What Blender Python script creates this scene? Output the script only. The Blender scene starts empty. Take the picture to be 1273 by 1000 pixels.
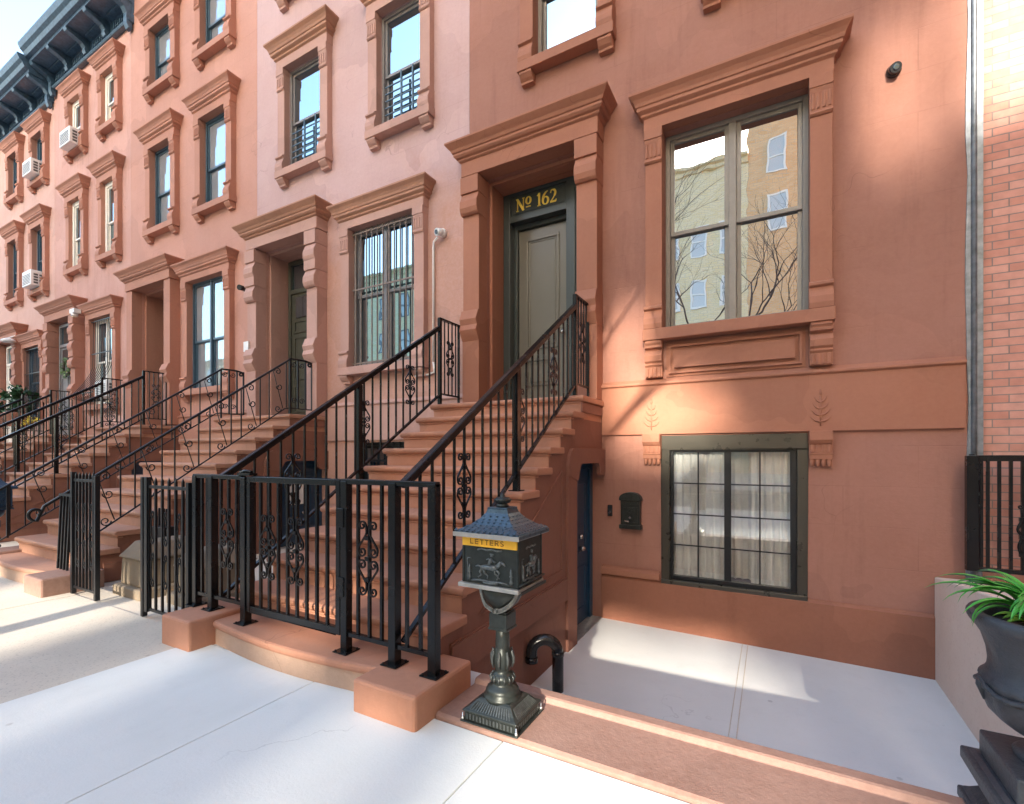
import bpy, bmesh, math, random
from mathutils import Vector, Matrix
R = math.radians
rnd = random.Random(7)
C = bpy.context.scene.collection
F = 5.45                      # the plane of the row of facades
ORG = {}

# ------------------------------------------------------------------ mesh building
class MB:
    def __init__(s): s.v = []; s.f = []; s.sm = []
    def add(s, vs, fs, smooth=False):
        b = len(s.v); s.v += [tuple(v) for v in vs]
        for f in fs: s.f.append(tuple(b+i for i in f)); s.sm.append(smooth)
        return s
    def box(s, x0, x1, y0, y1, z0, z1):
        return s.add([(x0,y0,z0),(x1,y0,z0),(x1,y1,z0),(x0,y1,z0),(x0,y0,z1),(x1,y0,z1),(x1,y1,z1),(x0,y1,z1)],
            [(0,3,2,1),(4,5,6,7),(0,1,5,4),(1,2,6,5),(2,3,7,6),(3,0,4,7)])
    def hexa(s, p):           # 8 corners: bottom ring then top ring
        return s.add(p, [(0,3,2,1),(4,5,6,7),(0,1,5,4),(1,2,6,5),(2,3,7,6),(3,0,4,7)])
    def prism_x(s, prof, x0, x1, smooth=False):   # prof: closed (y,z)
        n = len(prof)
        vs = [(x0,y,z) for y,z in prof]+[(x1,y,z) for y,z in prof]
        fs = [(i,(i+1)%n,n+(i+1)%n,n+i) for i in range(n)]
        s.add(vs, fs, smooth); s.add(vs, [tuple(range(n-1,-1,-1)), tuple(range(n,2*n))])
        return s
    def prism_z(s, prof, z0, z1):                 # prof: closed (x,y)
        n = len(prof)
        vs = [(x,y,z0) for x,y in prof]+[(x,y,z1) for x,y in prof]
        return s.add(vs, [(i,(i+1)%n,n+(i+1)%n,n+i) for i in range(n)]+[tuple(range(n-1,-1,-1)), tuple(range(n,2*n))])
    def prism_y(s, prof, y0, y1):                 # prof: closed (x,z)
        n = len(prof)
        vs = [(x,y0,z) for x,z in prof]+[(x,y1,z) for x,z in prof]
        return s.add(vs, [(i,(i+1)%n,n+(i+1)%n,n+i) for i in range(n)]+[tuple(range(n-1,-1,-1)), tuple(range(n,2*n))])
    def tube(s, pts, r, n=8, smooth=True, caps=True):
        pts = [Vector(p) for p in pts]; m = len(pts)
        rs = r if isinstance(r,(list,tuple)) else [r]*m
        vs = []; up = None
        for i,p in enumerate(pts):
            d = (pts[min(i+1,m-1)]-pts[max(i-1,0)])
            d = d.normalized() if d.length > 1e-9 else Vector((0,0,1))
            if up is None:
                up = Vector((0,0,1)) if abs(d.z) < .9 else Vector((1,0,0))
            a = d.cross(up)
            if a.length < 1e-5: a = d.cross(Vector((0,1,0)))
            a.normalize(); b = a.cross(d).normalized(); up = b
            for k in range(n):
                t = 2*math.pi*(k+.5)/n
                vs.append(p + (a*math.cos(t)+b*math.sin(t))*rs[i]*(1.0 if n > 4 else 1.414))
        fs = [(i*n+k, i*n+(k+1)%n, (i+1)*n+(k+1)%n, (i+1)*n+k) for i in range(m-1) for k in range(n)]
        s.add(vs, fs, smooth and n > 4)
        if caps: s.add(vs, [tuple(range(n-1,-1,-1)), tuple(range((m-1)*n, m*n))])
        return s
    def bar(s, a, b, w, h=None):                  # rectangular bar from a to b, w across, h vertical-ish
        a = Vector(a); b = Vector(b); h = h or w
        d = (b-a).normalized()
        up = Vector((0,0,1)) if abs(d.z) < .95 else Vector((0,1,0))
        sx = d.cross(up).normalized()*w/2; sy = sx.cross(d).normalized()*h/2
        ring = lambda c: [c-sx-sy, c+sx-sy, c+sx+sy, c-sx+sy]
        return s.hexa(ring(a)+ring(b))
    def lathe(s, prof, c=(0,0), n=24, smooth=True):  # prof: (r,z)
        vs = []; m = len(prof)
        for r,z in prof:
            for k in range(n):
                t = 2*math.pi*k/n
                vs.append((c[0]+r*math.cos(t), c[1]+r*math.sin(t), z))
        fs = [(i*n+k, i*n+(k+1)%n, (i+1)*n+(k+1)%n, (i+1)*n+k) for i in range(m-1) for k in range(n)]
        s.add(vs, fs, smooth)
        s.add(vs, [tuple(range(n-1,-1,-1)), tuple(range((m-1)*n, m*n))])
        return s
    def square_lathe(s, prof, c, ax=1., ay=1.):      # prof: (half width, z)
        vs = []; m = len(prof)
        for r,z in prof: vs += [(c[0]-r*ax,c[1]-r*ay,z),(c[0]+r*ax,c[1]-r*ay,z),(c[0]+r*ax,c[1]+r*ay,z),(c[0]-r*ax,c[1]+r*ay,z)]
        fs = [(i*4+k, i*4+(k+1)%4, (i+1)*4+(k+1)%4, (i+1)*4+k) for i in range(m-1) for k in range(4)]
        return s.add(vs, fs+[(3,2,1,0), tuple(range((m-1)*4,m*4))])
    def mould(s, x0, x1, prof, d0, y=F):             # horizontal moulding on the facade with mitred returns; prof: (projection, z)
        vs = []
        for d,z in prof:
            e = d-d0
            vs += [(x0-e,y,z),(x0-e,y-d,z),(x1+e,y-d,z),(x1+e,y,z)]
        m = len(prof); fs = []
        for i in range(m-1):
            for k in range(3): fs.append((i*4+k,i*4+k+1,(i+1)*4+k+1,(i+1)*4+k))
        fs += [(3,2,1,0), tuple(range((m-1)*4, m*4))]
        return s.add(vs, fs)
    def ribbon(s, pts, ws, y0, y1, closed=False):    # strokes in the xz plane, thickness y0..y1
        n = len(pts); L = []; Rr = []
        for i,(x,z) in enumerate(pts):
            if closed: a = pts[i-1]; b = pts[(i+1)%n]
            else: a = pts[max(i-1,0)]; b = pts[min(i+1,n-1)]
            dx, dz = b[0]-a[0], b[1]-a[1]; l = math.hypot(dx,dz) or 1
            w = (ws[i] if isinstance(ws,(list,tuple)) else ws)/2
            L.append((x-dz/l*w, z+dx/l*w)); Rr.append((x+dz/l*w, z-dx/l*w))
        vs = [(x,y0,z) for x,z in L]+[(x,y0,z) for x,z in Rr]+[(x,y1,z) for x,z in L]+[(x,y1,z) for x,z in Rr]
        fs = []
        for i in range(n if closed else n-1):
            j = (i+1)%n
            fs += [(i,j,n+j,n+i),(2*n+i,3*n+i,3*n+j,2*n+j),(i,2*n+i,2*n+j,j),(n+i,n+j,3*n+j,3*n+i)]
        return s.add(vs, fs)
    def build(s, name, mat, parent=None, bevel=0, seg=2, org=None, fix=True, auto=False):
        o0 = Vector(org) if org is not None else (ORG[parent.name] if parent else Vector((0,0,0)))
        me = bpy.data.meshes.new(name)
        me.from_pydata([Vector(v)-o0 for v in s.v], [], s.f)
        me.polygons.foreach_set('use_smooth', s.sm)
        bm = bmesh.new(); bm.from_mesh(me)
        bmesh.ops.remove_doubles(bm, verts=bm.verts, dist=1e-5)
        if fix: bmesh.ops.recalc_face_normals(bm, faces=bm.faces)
        bm.to_mesh(me); bm.free()
        me.materials.append(mat)
        o = bpy.data.objects.new(name, me); C.objects.link(o)
        if parent: o.parent = parent
        else: o.location = o0
        ORG[o.name] = o0
        if bevel:
            m = o.modifiers.new('bevel','BEVEL'); m.width = bevel; m.segments = seg; m.limit_method = 'ANGLE'; m.angle_limit = R(40)
            m.harden_normals = False
        return o

def tag(o, label=None, cat=None, group=None, kind=None):
    if label: o['label'] = label
    if cat: o['category'] = cat
    if group: o['group'] = group
    if kind: o['kind'] = kind
    return o
def empty(name, loc, label=None, cat=None, group=None):
    o = bpy.data.objects.new(name, None); C.objects.link(o); o.location = loc
    ORG[o.name] = Vector(loc); o.empty_display_size = .1
    return tag(o, label, cat, group)
def copy_tree(o, parent=None, mats=None):
    c = o.copy(); C.objects.link(c); c.parent = parent
    for k in ('label',):
        if parent is None and k in c: del c[k]
    if mats and c.type == 'MESH':
        for sl in c.material_slots:
            if sl.material and sl.material.name in mats:
                m = mats[sl.material.name]; sl.link = 'OBJECT'; sl.material = m
    for ch in [x for x in bpy.data.objects if x.parent == o]: copy_tree(ch, c, mats)
    return c

# ------------------------------------------------------------------ materials
def nodes(name):
    m = bpy.data.materials.new(name); m.use_nodes = True
    nt = m.node_tree; b = nt.nodes['Principled BSDF']
    return m, nt, b
def N(nt, t, **kw):
    n = nt.nodes.new(t)
    for k,v in kw.items():
        if k in n.inputs: n.inputs[k].default_value = v
        else: setattr(n, k, v)
    return n
def mixc(nt, fac, a, b):
    n = nt.nodes.new('ShaderNodeMix'); n.data_type = 'RGBA'
    for sock, val in ((n.inputs[0],fac),(n.inputs[6],a),(n.inputs[7],b)):
        if hasattr(val,'links') or hasattr(val,'is_linked'): nt.links.new(val, sock)
        else: sock.default_value = val if not isinstance(val,(tuple,list)) or len(val)==4 else (*val,1)
    return n.outputs[2]
def ramp(nt, inp, lo, hi):
    n = nt.nodes.new('ShaderNodeMapRange'); n.inputs[1].default_value = lo; n.inputs[2].default_value = hi
    nt.links.new(inp, n.inputs[0]); return n.outputs[0]
def pos(nt, scale=(1,1,1)):
    g = nt.nodes.new('ShaderNodeNewGeometry'); m = nt.nodes.new('ShaderNodeMapping'); m.inputs['Scale'].default_value = scale
    nt.links.new(g.outputs['Position'], m.inputs['Vector']); return m.outputs['Vector']
def noise(nt, vec, scale, detail=4, rough=.55):
    n = N(nt,'ShaderNodeTexNoise'); n.inputs['Scale'].default_value = scale; n.inputs['Detail'].default_value = detail; n.inputs['Roughness'].default_value = rough
    nt.links.new(vec, n.inputs['Vector']); return n.outputs['Fac']
def bump(nt, b, h, strength=.2, dist=.01, prev=None):
    n = nt.nodes.new('ShaderNodeBump'); n.inputs['Strength'].default_value = strength; n.inputs['Distance'].default_value = dist
    nt.links.new(h, n.inputs['Height'])
    if prev: nt.links.new(prev, n.inputs['Normal'])
    nt.links.new(n.outputs[0], b.inputs['Normal']); return n.outputs[0]

def stucco(name, c1, c2, joints=False, rough=.75, grain=.35, streak=.5, c3=None, low=None):
    m, nt, b = nodes(name); p = pos(nt)
    col = mixc(nt, ramp(nt, noise(nt,p,1.1,5,.6), .3,.72), c1, c2)
    if low:        # warm bounce light on the lower storey painted in as browner colour, uneven upper edge
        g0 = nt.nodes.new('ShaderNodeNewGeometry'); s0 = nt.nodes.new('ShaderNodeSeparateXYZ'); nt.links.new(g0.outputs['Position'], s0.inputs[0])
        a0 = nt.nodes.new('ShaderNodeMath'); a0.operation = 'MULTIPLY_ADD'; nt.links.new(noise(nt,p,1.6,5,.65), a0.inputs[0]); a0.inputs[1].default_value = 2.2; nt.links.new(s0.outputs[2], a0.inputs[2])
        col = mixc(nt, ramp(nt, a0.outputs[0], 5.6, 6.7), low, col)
    st = ramp(nt, noise(nt,pos(nt,(4,4,.35)),1.4,5,.65), .52,.8)
    dk = tuple(x*.72 for x in c1)
    mt = nt.nodes.new('ShaderNodeMath'); mt.operation = 'MULTIPLY'; mt.inputs[1].default_value = streak; nt.links.new(st, mt.inputs[0])
    col = mixc(nt, mt.outputs[0], col, dk)
    fi = ramp(nt, noise(nt,p,26,4,.7), .35,.75)
    mt2 = nt.nodes.new('ShaderNodeMath'); mt2.operation = 'MULTIPLY'; mt2.inputs[1].default_value = .22; nt.links.new(fi, mt2.inputs[0])
    col = mixc(nt, mt2.outputs[0], col, c3 or tuple(min(1,x*1.25) for x in c2))
    vp = nt.nodes.new('ShaderNodeTexVoronoi'); vp.inputs['Scale'].default_value = .7; wv = nt.nodes.new('ShaderNodeVectorMath'); wv.operation = 'ADD'
    nn = N(nt,'ShaderNodeTexNoise'); nn.inputs['Scale'].default_value = 1.8; nt.links.new(p, nn.inputs['Vector']); nt.links.new(p, wv.inputs[0]); nt.links.new(nn.outputs['Color'], wv.inputs[1]); nt.links.new(wv.outputs[0], vp.inputs['Vector'])
    sc_ = nt.nodes.new('ShaderNodeSeparateColor'); nt.links.new(vp.outputs['Color'], sc_.inputs[0])
    hs = nt.nodes.new('ShaderNodeHueSaturation'); nt.links.new(col, hs.inputs['Color'])
    mv = nt.nodes.new('ShaderNodeMapRange'); mv.inputs[3].default_value = .93; mv.inputs[4].default_value = 1.06; nt.links.new(sc_.outputs[0], mv.inputs[0]); nt.links.new(mv.outputs[0], hs.inputs['Value']); col = hs.outputs[0]
    ve = nt.nodes.new('ShaderNodeTexVoronoi'); ve.feature = 'DISTANCE_TO_EDGE'; ve.inputs['Scale'].default_value = 1.3; nt.links.new(wv.outputs[0], ve.inputs['Vector'])
    ck = nt.nodes.new('ShaderNodeMath'); ck.operation = 'MULTIPLY'; nt.links.new(ramp(nt, ve.outputs['Distance'], .006, .001), ck.inputs[0]); nt.links.new(ramp(nt, noise(nt,p,.9,3), .58,.66), ck.inputs[1])
    ck2 = nt.nodes.new('ShaderNodeMath'); ck2.operation = 'MULTIPLY'; ck2.inputs[1].default_value = .5; nt.links.new(ck.outputs[0], ck2.inputs[0])
    col = mixc(nt, ck2.outputs[0], col, tuple(x*.45 for x in c1))
    nb = bump(nt, b, noise(nt,p,3.2,6,.6), .25, .02)
    nb = bump(nt, b, noise(nt,pos(nt,(1,1,2.6)),9,5,.6), .22, .006, nb)
    nb = bump(nt, b, noise(nt,p,55,5,.7), grain, .004, nb)
    if joints:
        br = N(nt,'ShaderNodeTexBrick'); sx = nt.nodes.new('ShaderNodeSeparateXYZ'); cx = nt.nodes.new('ShaderNodeCombineXYZ')
        g = nt.nodes.new('ShaderNodeNewGeometry'); nt.links.new(g.outputs['Position'], sx.inputs[0])
        nt.links.new(sx.outputs[0], cx.inputs[0]); nt.links.new(sx.outputs[2], cx.inputs[1]); nt.links.new(cx.outputs[0], br.inputs['Vector'])
        br.inputs['Scale'].default_value = 1; br.inputs['Brick Width'].default_value = 1.1; br.inputs['Row Height'].default_value = .37
        br.inputs['Mortar Size'].default_value = .004; br.inputs['Mortar Smooth'].default_value = .3
        mj = nt.nodes.new('ShaderNodeMath'); mj.operation = 'MULTIPLY'; nt.links.new(br.outputs['Fac'], mj.inputs[0])
        nt.links.new(ramp(nt, noise(nt,p,1.7,3), .4,.7), mj.inputs[1])
        inv = nt.nodes.new('ShaderNodeMath'); inv.operation='SUBTRACT'; inv.inputs[0].default_value = 1; nt.links.new(mj.outputs[0], inv.inputs[1])
        bump(nt, b, inv.outputs[0], .5, .004, nb)
        mf = nt.nodes.new('ShaderNodeMath'); mf.operation = 'MULTIPLY'; mf.inputs[1].default_value = .35; nt.links.new(mj.outputs[0], mf.inputs[0])
        col = mixc(nt, mf.outputs[0], col, tuple(x*.55 for x in c1))
    nt.links.new(col, b.inputs['Base Color']); b.inputs['Roughness'].default_value = rough
    b.inputs['Specular IOR Level'].default_value = .3
    return m
def paint(name, col, rough=.35, var=.12, metal=0, bumps=.05, spec=.5, scale=14):
    m, nt, b = nodes(name); p = pos(nt)
    c = mixc(nt, ramp(nt,noise(nt,p,scale,4),.3,.7), tuple(x*(1-var) for x in col), tuple(min(1,x*(1+var)) for x in col))
    nt.links.new(c, b.inputs['Base Color']); b.inputs['Metallic'].default_value = metal; b.inputs['Specular IOR Level'].default_value = spec
    r = ramp(nt, noise(nt,p,scale*2.2,4), .2,.8)
    mr = nt.nodes.new('ShaderNodeMapRange'); mr.inputs[3].default_value = rough*.92; mr.inputs[4].default_value = min(1,rough*1.12); nt.links.new(r, mr.inputs[0]); nt.links.new(mr.outputs[0], b.inputs['Roughness'])
    if bumps: bump(nt, b, noise(nt,p,40,4), bumps, .004)
    return m
def concrete(name, c1, c2, speck, scale=1.0, rough=.85, agg=.25, aggscale=120, crack=False):
    m, nt, b = nodes(name); p = pos(nt)
    col = mixc(nt, ramp(nt,noise(nt,p,.9*scale,6,.62),.3,.7), c1, c2)
    f = ramp(nt,noise(nt,p,aggscale,3,.6),.56,.75)
    mt = nt.nodes.new('ShaderNodeMath'); mt.operation='MULTIPLY'; mt.inputs[1].default_value = agg; nt.links.new(f, mt.inputs[0])
    col = mixc(nt, mt.outputs[0], col, speck)
    f2 = ramp(nt,noise(nt,p,6,6,.7),.55,.8)
    mt2 = nt.nodes.new('ShaderNodeMath'); mt2.operation='MULTIPLY'; mt2.inputs[1].default_value = .25; nt.links.new(f2, mt2.inputs[0])
    col = mixc(nt, mt2.outputs[0], col, tuple(x*.78 for x in c1))
    vg = nt.nodes.new('ShaderNodeTexVoronoi'); vg.inputs['Scale'].default_value = 2.6; nt.links.new(p, vg.inputs['Vector'])
    sg = nt.nodes.new('ShaderNodeSeparateColor'); nt.links.new(vg.outputs['Color'], sg.inputs[0])
    gm = nt.nodes.new('ShaderNodeMath'); gm.operation='MULTIPLY'; nt.links.new(ramp(nt, vg.outputs['Distance'], .055, .035), gm.inputs[0]); nt.links.new(ramp(nt, sg.outputs[0], .62,.7), gm.inputs[1])
    g2 = nt.nodes.new('ShaderNodeMath'); g2.operation='MULTIPLY'; g2.inputs[1].default_value = .42; nt.links.new(gm.outputs[0], g2.inputs[0])
    col = mixc(nt, g2.outputs[0], col, tuple(x*.45 for x in c1))
    ws = ramp(nt, noise(nt,pos(nt,(1.2,.35,1)),1.1,6,.65),.50,.78)
    w2 = nt.nodes.new('ShaderNodeMath'); w2.operation='MULTIPLY'; w2.inputs[1].default_value = .30; nt.links.new(ws, w2.inputs[0])
    col = mixc(nt, w2.outputs[0], col, tuple(x*.74 for x in c1))
    ve = nt.nodes.new('ShaderNodeTexVoronoi'); ve.feature = 'DISTANCE_TO_EDGE'; ve.inputs['Scale'].default_value = .55
    wv = nt.nodes.new('ShaderNodeVectorMath'); wv.operation = 'ADD'; nn = N(nt,'ShaderNodeTexNoise'); nn.inputs['Scale'].default_value = 2.2; nn.inputs['Detail'].default_value = 5; nt.links.new(p, nn.inputs['Vector']); nt.links.new(p, wv.inputs[0]); nt.links.new(nn.outputs['Color'], wv.inputs[1]); nt.links.new(wv.outputs[0], ve.inputs['Vector'])
    ck = nt.nodes.new('ShaderNodeMath'); ck.operation = 'MULTIPLY'; nt.links.new(ramp(nt, ve.outputs['Distance'], .004, .001), ck.inputs[0]); nt.links.new(ramp(nt, noise(nt,p,.5,3), .56,.60), ck.inputs[1])
    ck2 = nt.nodes.new('ShaderNodeMath'); ck2.operation = 'MULTIPLY'; ck2.inputs[1].default_value = .28; nt.links.new(ck.outputs[0], ck2.inputs[0])
    col = mixc(nt, ck2.outputs[0], col, tuple(x*.4 for x in c1))
    nt.links.new(col, b.inputs['Base Color']); b.inputs['Roughness'].default_value = rough; b.inputs['Specular IOR Level'].default_value = .25
    nb = bump(nt, b, noise(nt,p,aggscale*.7,4,.6), .25, .004)
    bump(nt, b, noise(nt,p,5,5), .15, .01, nb)
    return m
def brick(name, c1, c2, mortar, w=.205, h=.068):
    m, nt, b = nodes(name)
    g = nt.nodes.new('ShaderNodeNewGeometry'); sx = nt.nodes.new('ShaderNodeSeparateXYZ'); cx = nt.nodes.new('ShaderNodeCombineXYZ')
    nt.links.new(g.outputs['Position'], sx.inputs[0])
    ad = nt.nodes.new('ShaderNodeMath'); nt.links.new(sx.outputs[0], ad.inputs[0]); nt.links.new(sx.outputs[1], ad.inputs[1])
    nt.links.new(ad.outputs[0], cx.inputs[0]); nt.links.new(sx.outputs[2], cx.inputs[1])
    br = N(nt,'ShaderNodeTexBrick'); nt.links.new(cx.outputs[0], br.inputs['Vector'])
    br.inputs['Scale'].default_value = 1; br.inputs['Brick Width'].default_value = w; br.inputs['Row Height'].default_value = h
    br.inputs['Mortar Size'].default_value = .0045*h/.068; br.inputs['Mortar Smooth'].default_value = .15; br.inputs['Bias'].default_value = -.1
    br.inputs['Color1'].default_value = (*c1,1); br.inputs['Color2'].default_value = (*c2,1); br.inputs['Mortar'].default_value = (*mortar,1)
    p = g.outputs['Position']
    col = mixc(nt, ramp(nt,noise(nt,p,9,4),.35,.75), br.outputs['Color'], br.outputs['Color'])
    hs = nt.nodes.new('ShaderNodeHueSaturation'); nt.links.new(col, hs.inputs['Color'])
    mr = nt.nodes.new('ShaderNodeMapRange'); mr.inputs[3].default_value = .75; mr.inputs[4].default_value = 1.2; nt.links.new(noise(nt,p,14,4), mr.inputs[0]); nt.links.new(mr.outputs[0], hs.inputs['Value'])
    nt.links.new(hs.outputs[0], b.inputs['Base Color']); b.inputs['Roughness'].default_value = .85
    inv = nt.nodes.new('ShaderNodeMath'); inv.operation='SUBTRACT'; inv.inputs[0].default_value = 1; nt.links.new(br.outputs['Fac'], inv.inputs[1])
    nb = bump(nt, b, inv.outputs[0], .6, .008)
    bump(nt, b, noise(nt,p,70,4), .2, .004, nb)
    return m
def mirror_glass(name, refl=.55, dark=(.02,.03,.04), wav=.02, through=False, tint=(.62,.84,.96)):
    m, nt, b = nodes(name); nt.nodes.remove(b)
    out = nt.nodes['Material Output']
    gl = nt.nodes.new('ShaderNodeBsdfGlossy'); gl.inputs['Roughness'].default_value = .0; gl.inputs['Color'].default_value = (*tint,1)
    if through:
        df = nt.nodes.new('ShaderNodeBsdfTransparent'); df.inputs['Color'].default_value = (.97,.98,.98,1)
    else:
        df = nt.nodes.new('ShaderNodeBsdfDiffuse'); df.inputs['Color'].default_value = (*dark,1)
    lw = nt.nodes.new('ShaderNodeLayerWeight'); lw.inputs['Blend'].default_value = .25
    mr = nt.nodes.new('ShaderNodeMapRange'); mr.inputs[3].default_value = refl; mr.inputs[4].default_value = 1; nt.links.new(lw.outputs['Fresnel'], mr.inputs[0])
    mx = nt.nodes.new('ShaderNodeMixShader'); nt.links.new(mr.outputs[0], mx.inputs[0]); nt.links.new(df.outputs[0], mx.inputs[1]); nt.links.new(gl.outputs[0], mx.inputs[2])
    nt.links.new(mx.outputs[0], out.inputs['Surface'])
    bp = nt.nodes.new('ShaderNodeBump'); bp.inputs['Strength'].default_value = wav; bp.inputs['Distance'].default_value = .05
    nt.links.new(noise(nt,pos(nt),2.3,2), bp.inputs['Height']); nt.links.new(bp.outputs[0], gl.inputs['Normal'])
    return m

M = {}
M['stucco_a'] = stucco('brownstone_stucco', (.305,.140,.096), (.36,.176,.13), joints=True, streak=.7)
M['trim_a'] = stucco('brownstone_trim', (.33,.138,.083), (.365,.162,.102), grain=.15, streak=.25)
M['base_a'] = stucco('brownstone_base', (.27,.11,.065), (.32,.135,.085), grain=.45)
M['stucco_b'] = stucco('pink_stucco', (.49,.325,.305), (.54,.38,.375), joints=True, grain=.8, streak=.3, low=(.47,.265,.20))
M['trim_b'] = stucco('pink_trim', (.45,.265,.215), (.49,.30,.25), grain=.2, streak=.3)
M['corn_b'] = stucco('tan_trim', (.37,.19,.125), (.43,.23,.155), grain=.5, streak=.5)
M['stucco_c'] = stucco('salmon_stucco', (.475,.245,.185), (.525,.285,.225), joints=True, grain=.3, streak=.25)
M['trim_c'] = stucco('salmon_trim', (.42,.20,.14), (.46,.23,.165), grain=.15, streak=.25)
M['stucco_d'] = stucco('rose_stucco', (.50,.27,.215), (.57,.34,.29), grain=.4, streak=.7)
M['stucco_e'] = stucco('pale_stucco', (.56,.33,.265), (.63,.41,.35), grain=.6, streak=.6)
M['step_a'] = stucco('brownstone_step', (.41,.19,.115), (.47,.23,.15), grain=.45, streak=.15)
M['cheek_shade_a'] = stucco('brownstone_step_shaded', (.225,.098,.068), (.26,.12,.085), grain=.3, streak=.3)  # darker copy of the step stone: side-wall shade put into the colour
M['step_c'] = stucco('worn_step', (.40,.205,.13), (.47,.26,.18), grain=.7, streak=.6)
M['cheek_shade_c'] = stucco('worn_step_shaded', (.22,.098,.066), (.26,.122,.085), grain=.5, streak=.6)  # worn step stone again, with the shade of the side walls painted in
M['rough_riser'] = stucco('rough_cement_riser', (.42,.27,.19), (.52,.36,.27), grain=.9, streak=.0)
M['kerb_stone'] = stucco('kerb_stone', (.215,.12,.092), (.29,.18,.145), grain=.6, streak=.0, c3=(.46,.31,.26))
M['walk_new'] = concrete('new_concrete', (.66,.68,.65), (.73,.745,.72), (.55,.57,.55), agg=.35)
M['walk_old'] = concrete('old_concrete', (.52,.46,.38), (.62,.56,.47), (.28,.25,.22), agg=.8, aggscale=75)
M['area_floor'] = concrete('areaway_concrete', (.62,.63,.61), (.70,.71,.69), (.52,.53,.51), agg=.3)
M['white_wall'] = concrete('painted_white_wall', (.70,.54,.43), (.78,.64,.54), (.55,.38,.29), agg=.5, aggscale=50)
M['asphalt'] = concrete('asphalt', (.05,.05,.052), (.07,.07,.07), (.12,.12,.12), agg=.5)
M['gap'] = paint('dark_gap', (.10,.095,.09), .9)
M['iron'] = paint('black_iron', (.006,.0065,.0075), .26, .05, 0, 0, .34, 3)
M['iron_old'] = paint('old_black_iron', (.009,.010,.012), .34, .15, 0, .02, .34, 6)
M['brick'] = brick('pink_brick', (.56,.255,.185), (.66,.36,.28), (.26,.21,.185))
M['flash'] = paint('grey_flashing', (.20,.225,.25), .45, .35, .4, .3)
M['door_olive'] = paint('olive_grey_paint', (.15,.14,.115), .22, .03, 0, .015, .5, 3)
M['door_frame'] = paint('slate_green_paint', (.045,.055,.052), .3, .05, 0, .02, .5, 4)
M['door_navy'] = paint('navy_paint', (.012,.045,.09), .3, .06, 0, .02, .5, 4)
M['door_green'] = paint('dark_green_door', (.06,.062,.045), .4, .15)
M['gold'] = paint('gold_leaf', (.98,.70,.12), .4, .1, .15)
M['brass'] = paint('brass_plate', (.90,.50,.04), .4, .1, .1)
M['brass_dark'] = paint('dark_brass', (.34,.17,.03), .5, .1, .4)
M['bronze'] = paint('bronze_metal', (.085,.077,.06), .28, .04, .5, .01, .5, 3)
M['frame_taupe'] = paint('taupe_window_frame', (.24,.215,.18), .4, .06)
M['frame_black'] = paint('black_window_frame', (.012,.013,.014), .3, .1)
M['frame_white'] = paint('white_window_frame', (.84,.80,.72), .45, .05)
M['frame_grey'] = paint('grey_window_frame', (.22,.21,.21), .4, .08)
M['frame_blue'] = paint('dark_blue_frame', (.06,.11,.15), .35, .1)
M['glass'] = mirror_glass('window_glass', .55)
M['glass_big'] = mirror_glass('front_window_glass', .64, (.03,.03,.03), .022, tint=(.95,.97,1))
M['guard_brown'] = paint('brown_guard_paint', (.20,.15,.12), .5, .2)
M['glass_blind'] = mirror_glass('glass_over_blind', .42, (.34,.37,.40))
M['glass_far'] = mirror_glass('far_window_glass', .06, (.55,.54,.50), tint=(.9,.9,.9))
M['glass_thru'] = mirror_glass('clear_glass', .10, wav=.01, through=True, tint=(.9,.95,1))
M['curtain'] = paint('curtain_cloth', (.90,.885,.85), .9, .05, 0, .1, .1)
M['blind'] = paint('blind_cloth', (.55,.56,.58), .9, .05, 0, 0, .1)
M['room'] = paint('room_wall', (.30,.28,.26), .9)
M['cast'] = paint('cast_metal_green', (.030,.036,.033), .4, .25, .5, .12, .6, 30)
M['cast_blue'] = paint('cast_metal_sky_tint', (.05,.085,.115), .28, .25, .4, .15, .6, 30)  # bluer, lighter cast: sky reflection on the lid put into the colour
M['cast_pale'] = paint('worn_silver_edge', (.42,.405,.37), .35, .2, .4)
M['cast_edge'] = paint('half_worn_edge', (.24,.24,.215), .35, .3, .5, .1, .6, 60)
M['cast_mid'] = paint('slightly_rubbed_cast', (.07,.078,.076), .36, .3, .5, .1, .6, 60)
M['cast_rub'] = paint('rubbed_cast_relief', (.13,.145,.145), .36, .4, .5, .1, .6, 60)
M['pipe'] = paint('black_plastic', (.012,.012,.013), .22, .1, 0, .03)
M['urn'] = stucco('lead_grey_urn', (.032,.037,.044), (.066,.073,.085), grain=.8, streak=.5, rough=.38, c3=(.12,.13,.15))
M['soil'] = paint('potting_soil', (.03,.02,.014), .95, .4, 0, .6)
M['leaf'] = paint('strap_leaf', (.055,.30,.035), .32, .35, 0, .05)
M['leaf2'] = paint('young_leaf', (.16,.33,.04), .4, .25)
M['bush'] = paint('dark_leaf', (.025,.085,.03), .45, .4)
M['bark'] = paint('bark', (.14,.11,.09), .9, .3, 0, .6)
M['cornice_m'] = paint('dark_blue_cornice', (.055,.105,.16), .35, .3)
M['plastic'] = paint('white_plastic', (.78,.78,.77), .4, .05)
M['plastic_dk'] = paint('black_camera_plastic', (.02,.021,.023), .25, .1)
M['steel'] = paint('bright_steel', (.55,.55,.54), .25, .1, .9)
M['ac_grille'] = paint('grille_dark', (.10,.10,.10), .6)
M['lamp_glass'] = paint('frosted_lamp_glass', (.74,.66,.50), .4, .03)
M['rock'] = stucco('old_cast_stone', (.17,.135,.095), (.27,.21,.145), grain=.9, streak=.5, c3=(.2,.2,.2))
M['cream_b'] = brick('cream_brick', (.86,.68,.38), (.90,.75,.48), (.6,.54,.43), .42, .15)
M['orange_b'] = brick('orange_brick', (.80,.47,.22), (.86,.56,.30), (.6,.5,.38), .42, .15)
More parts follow.
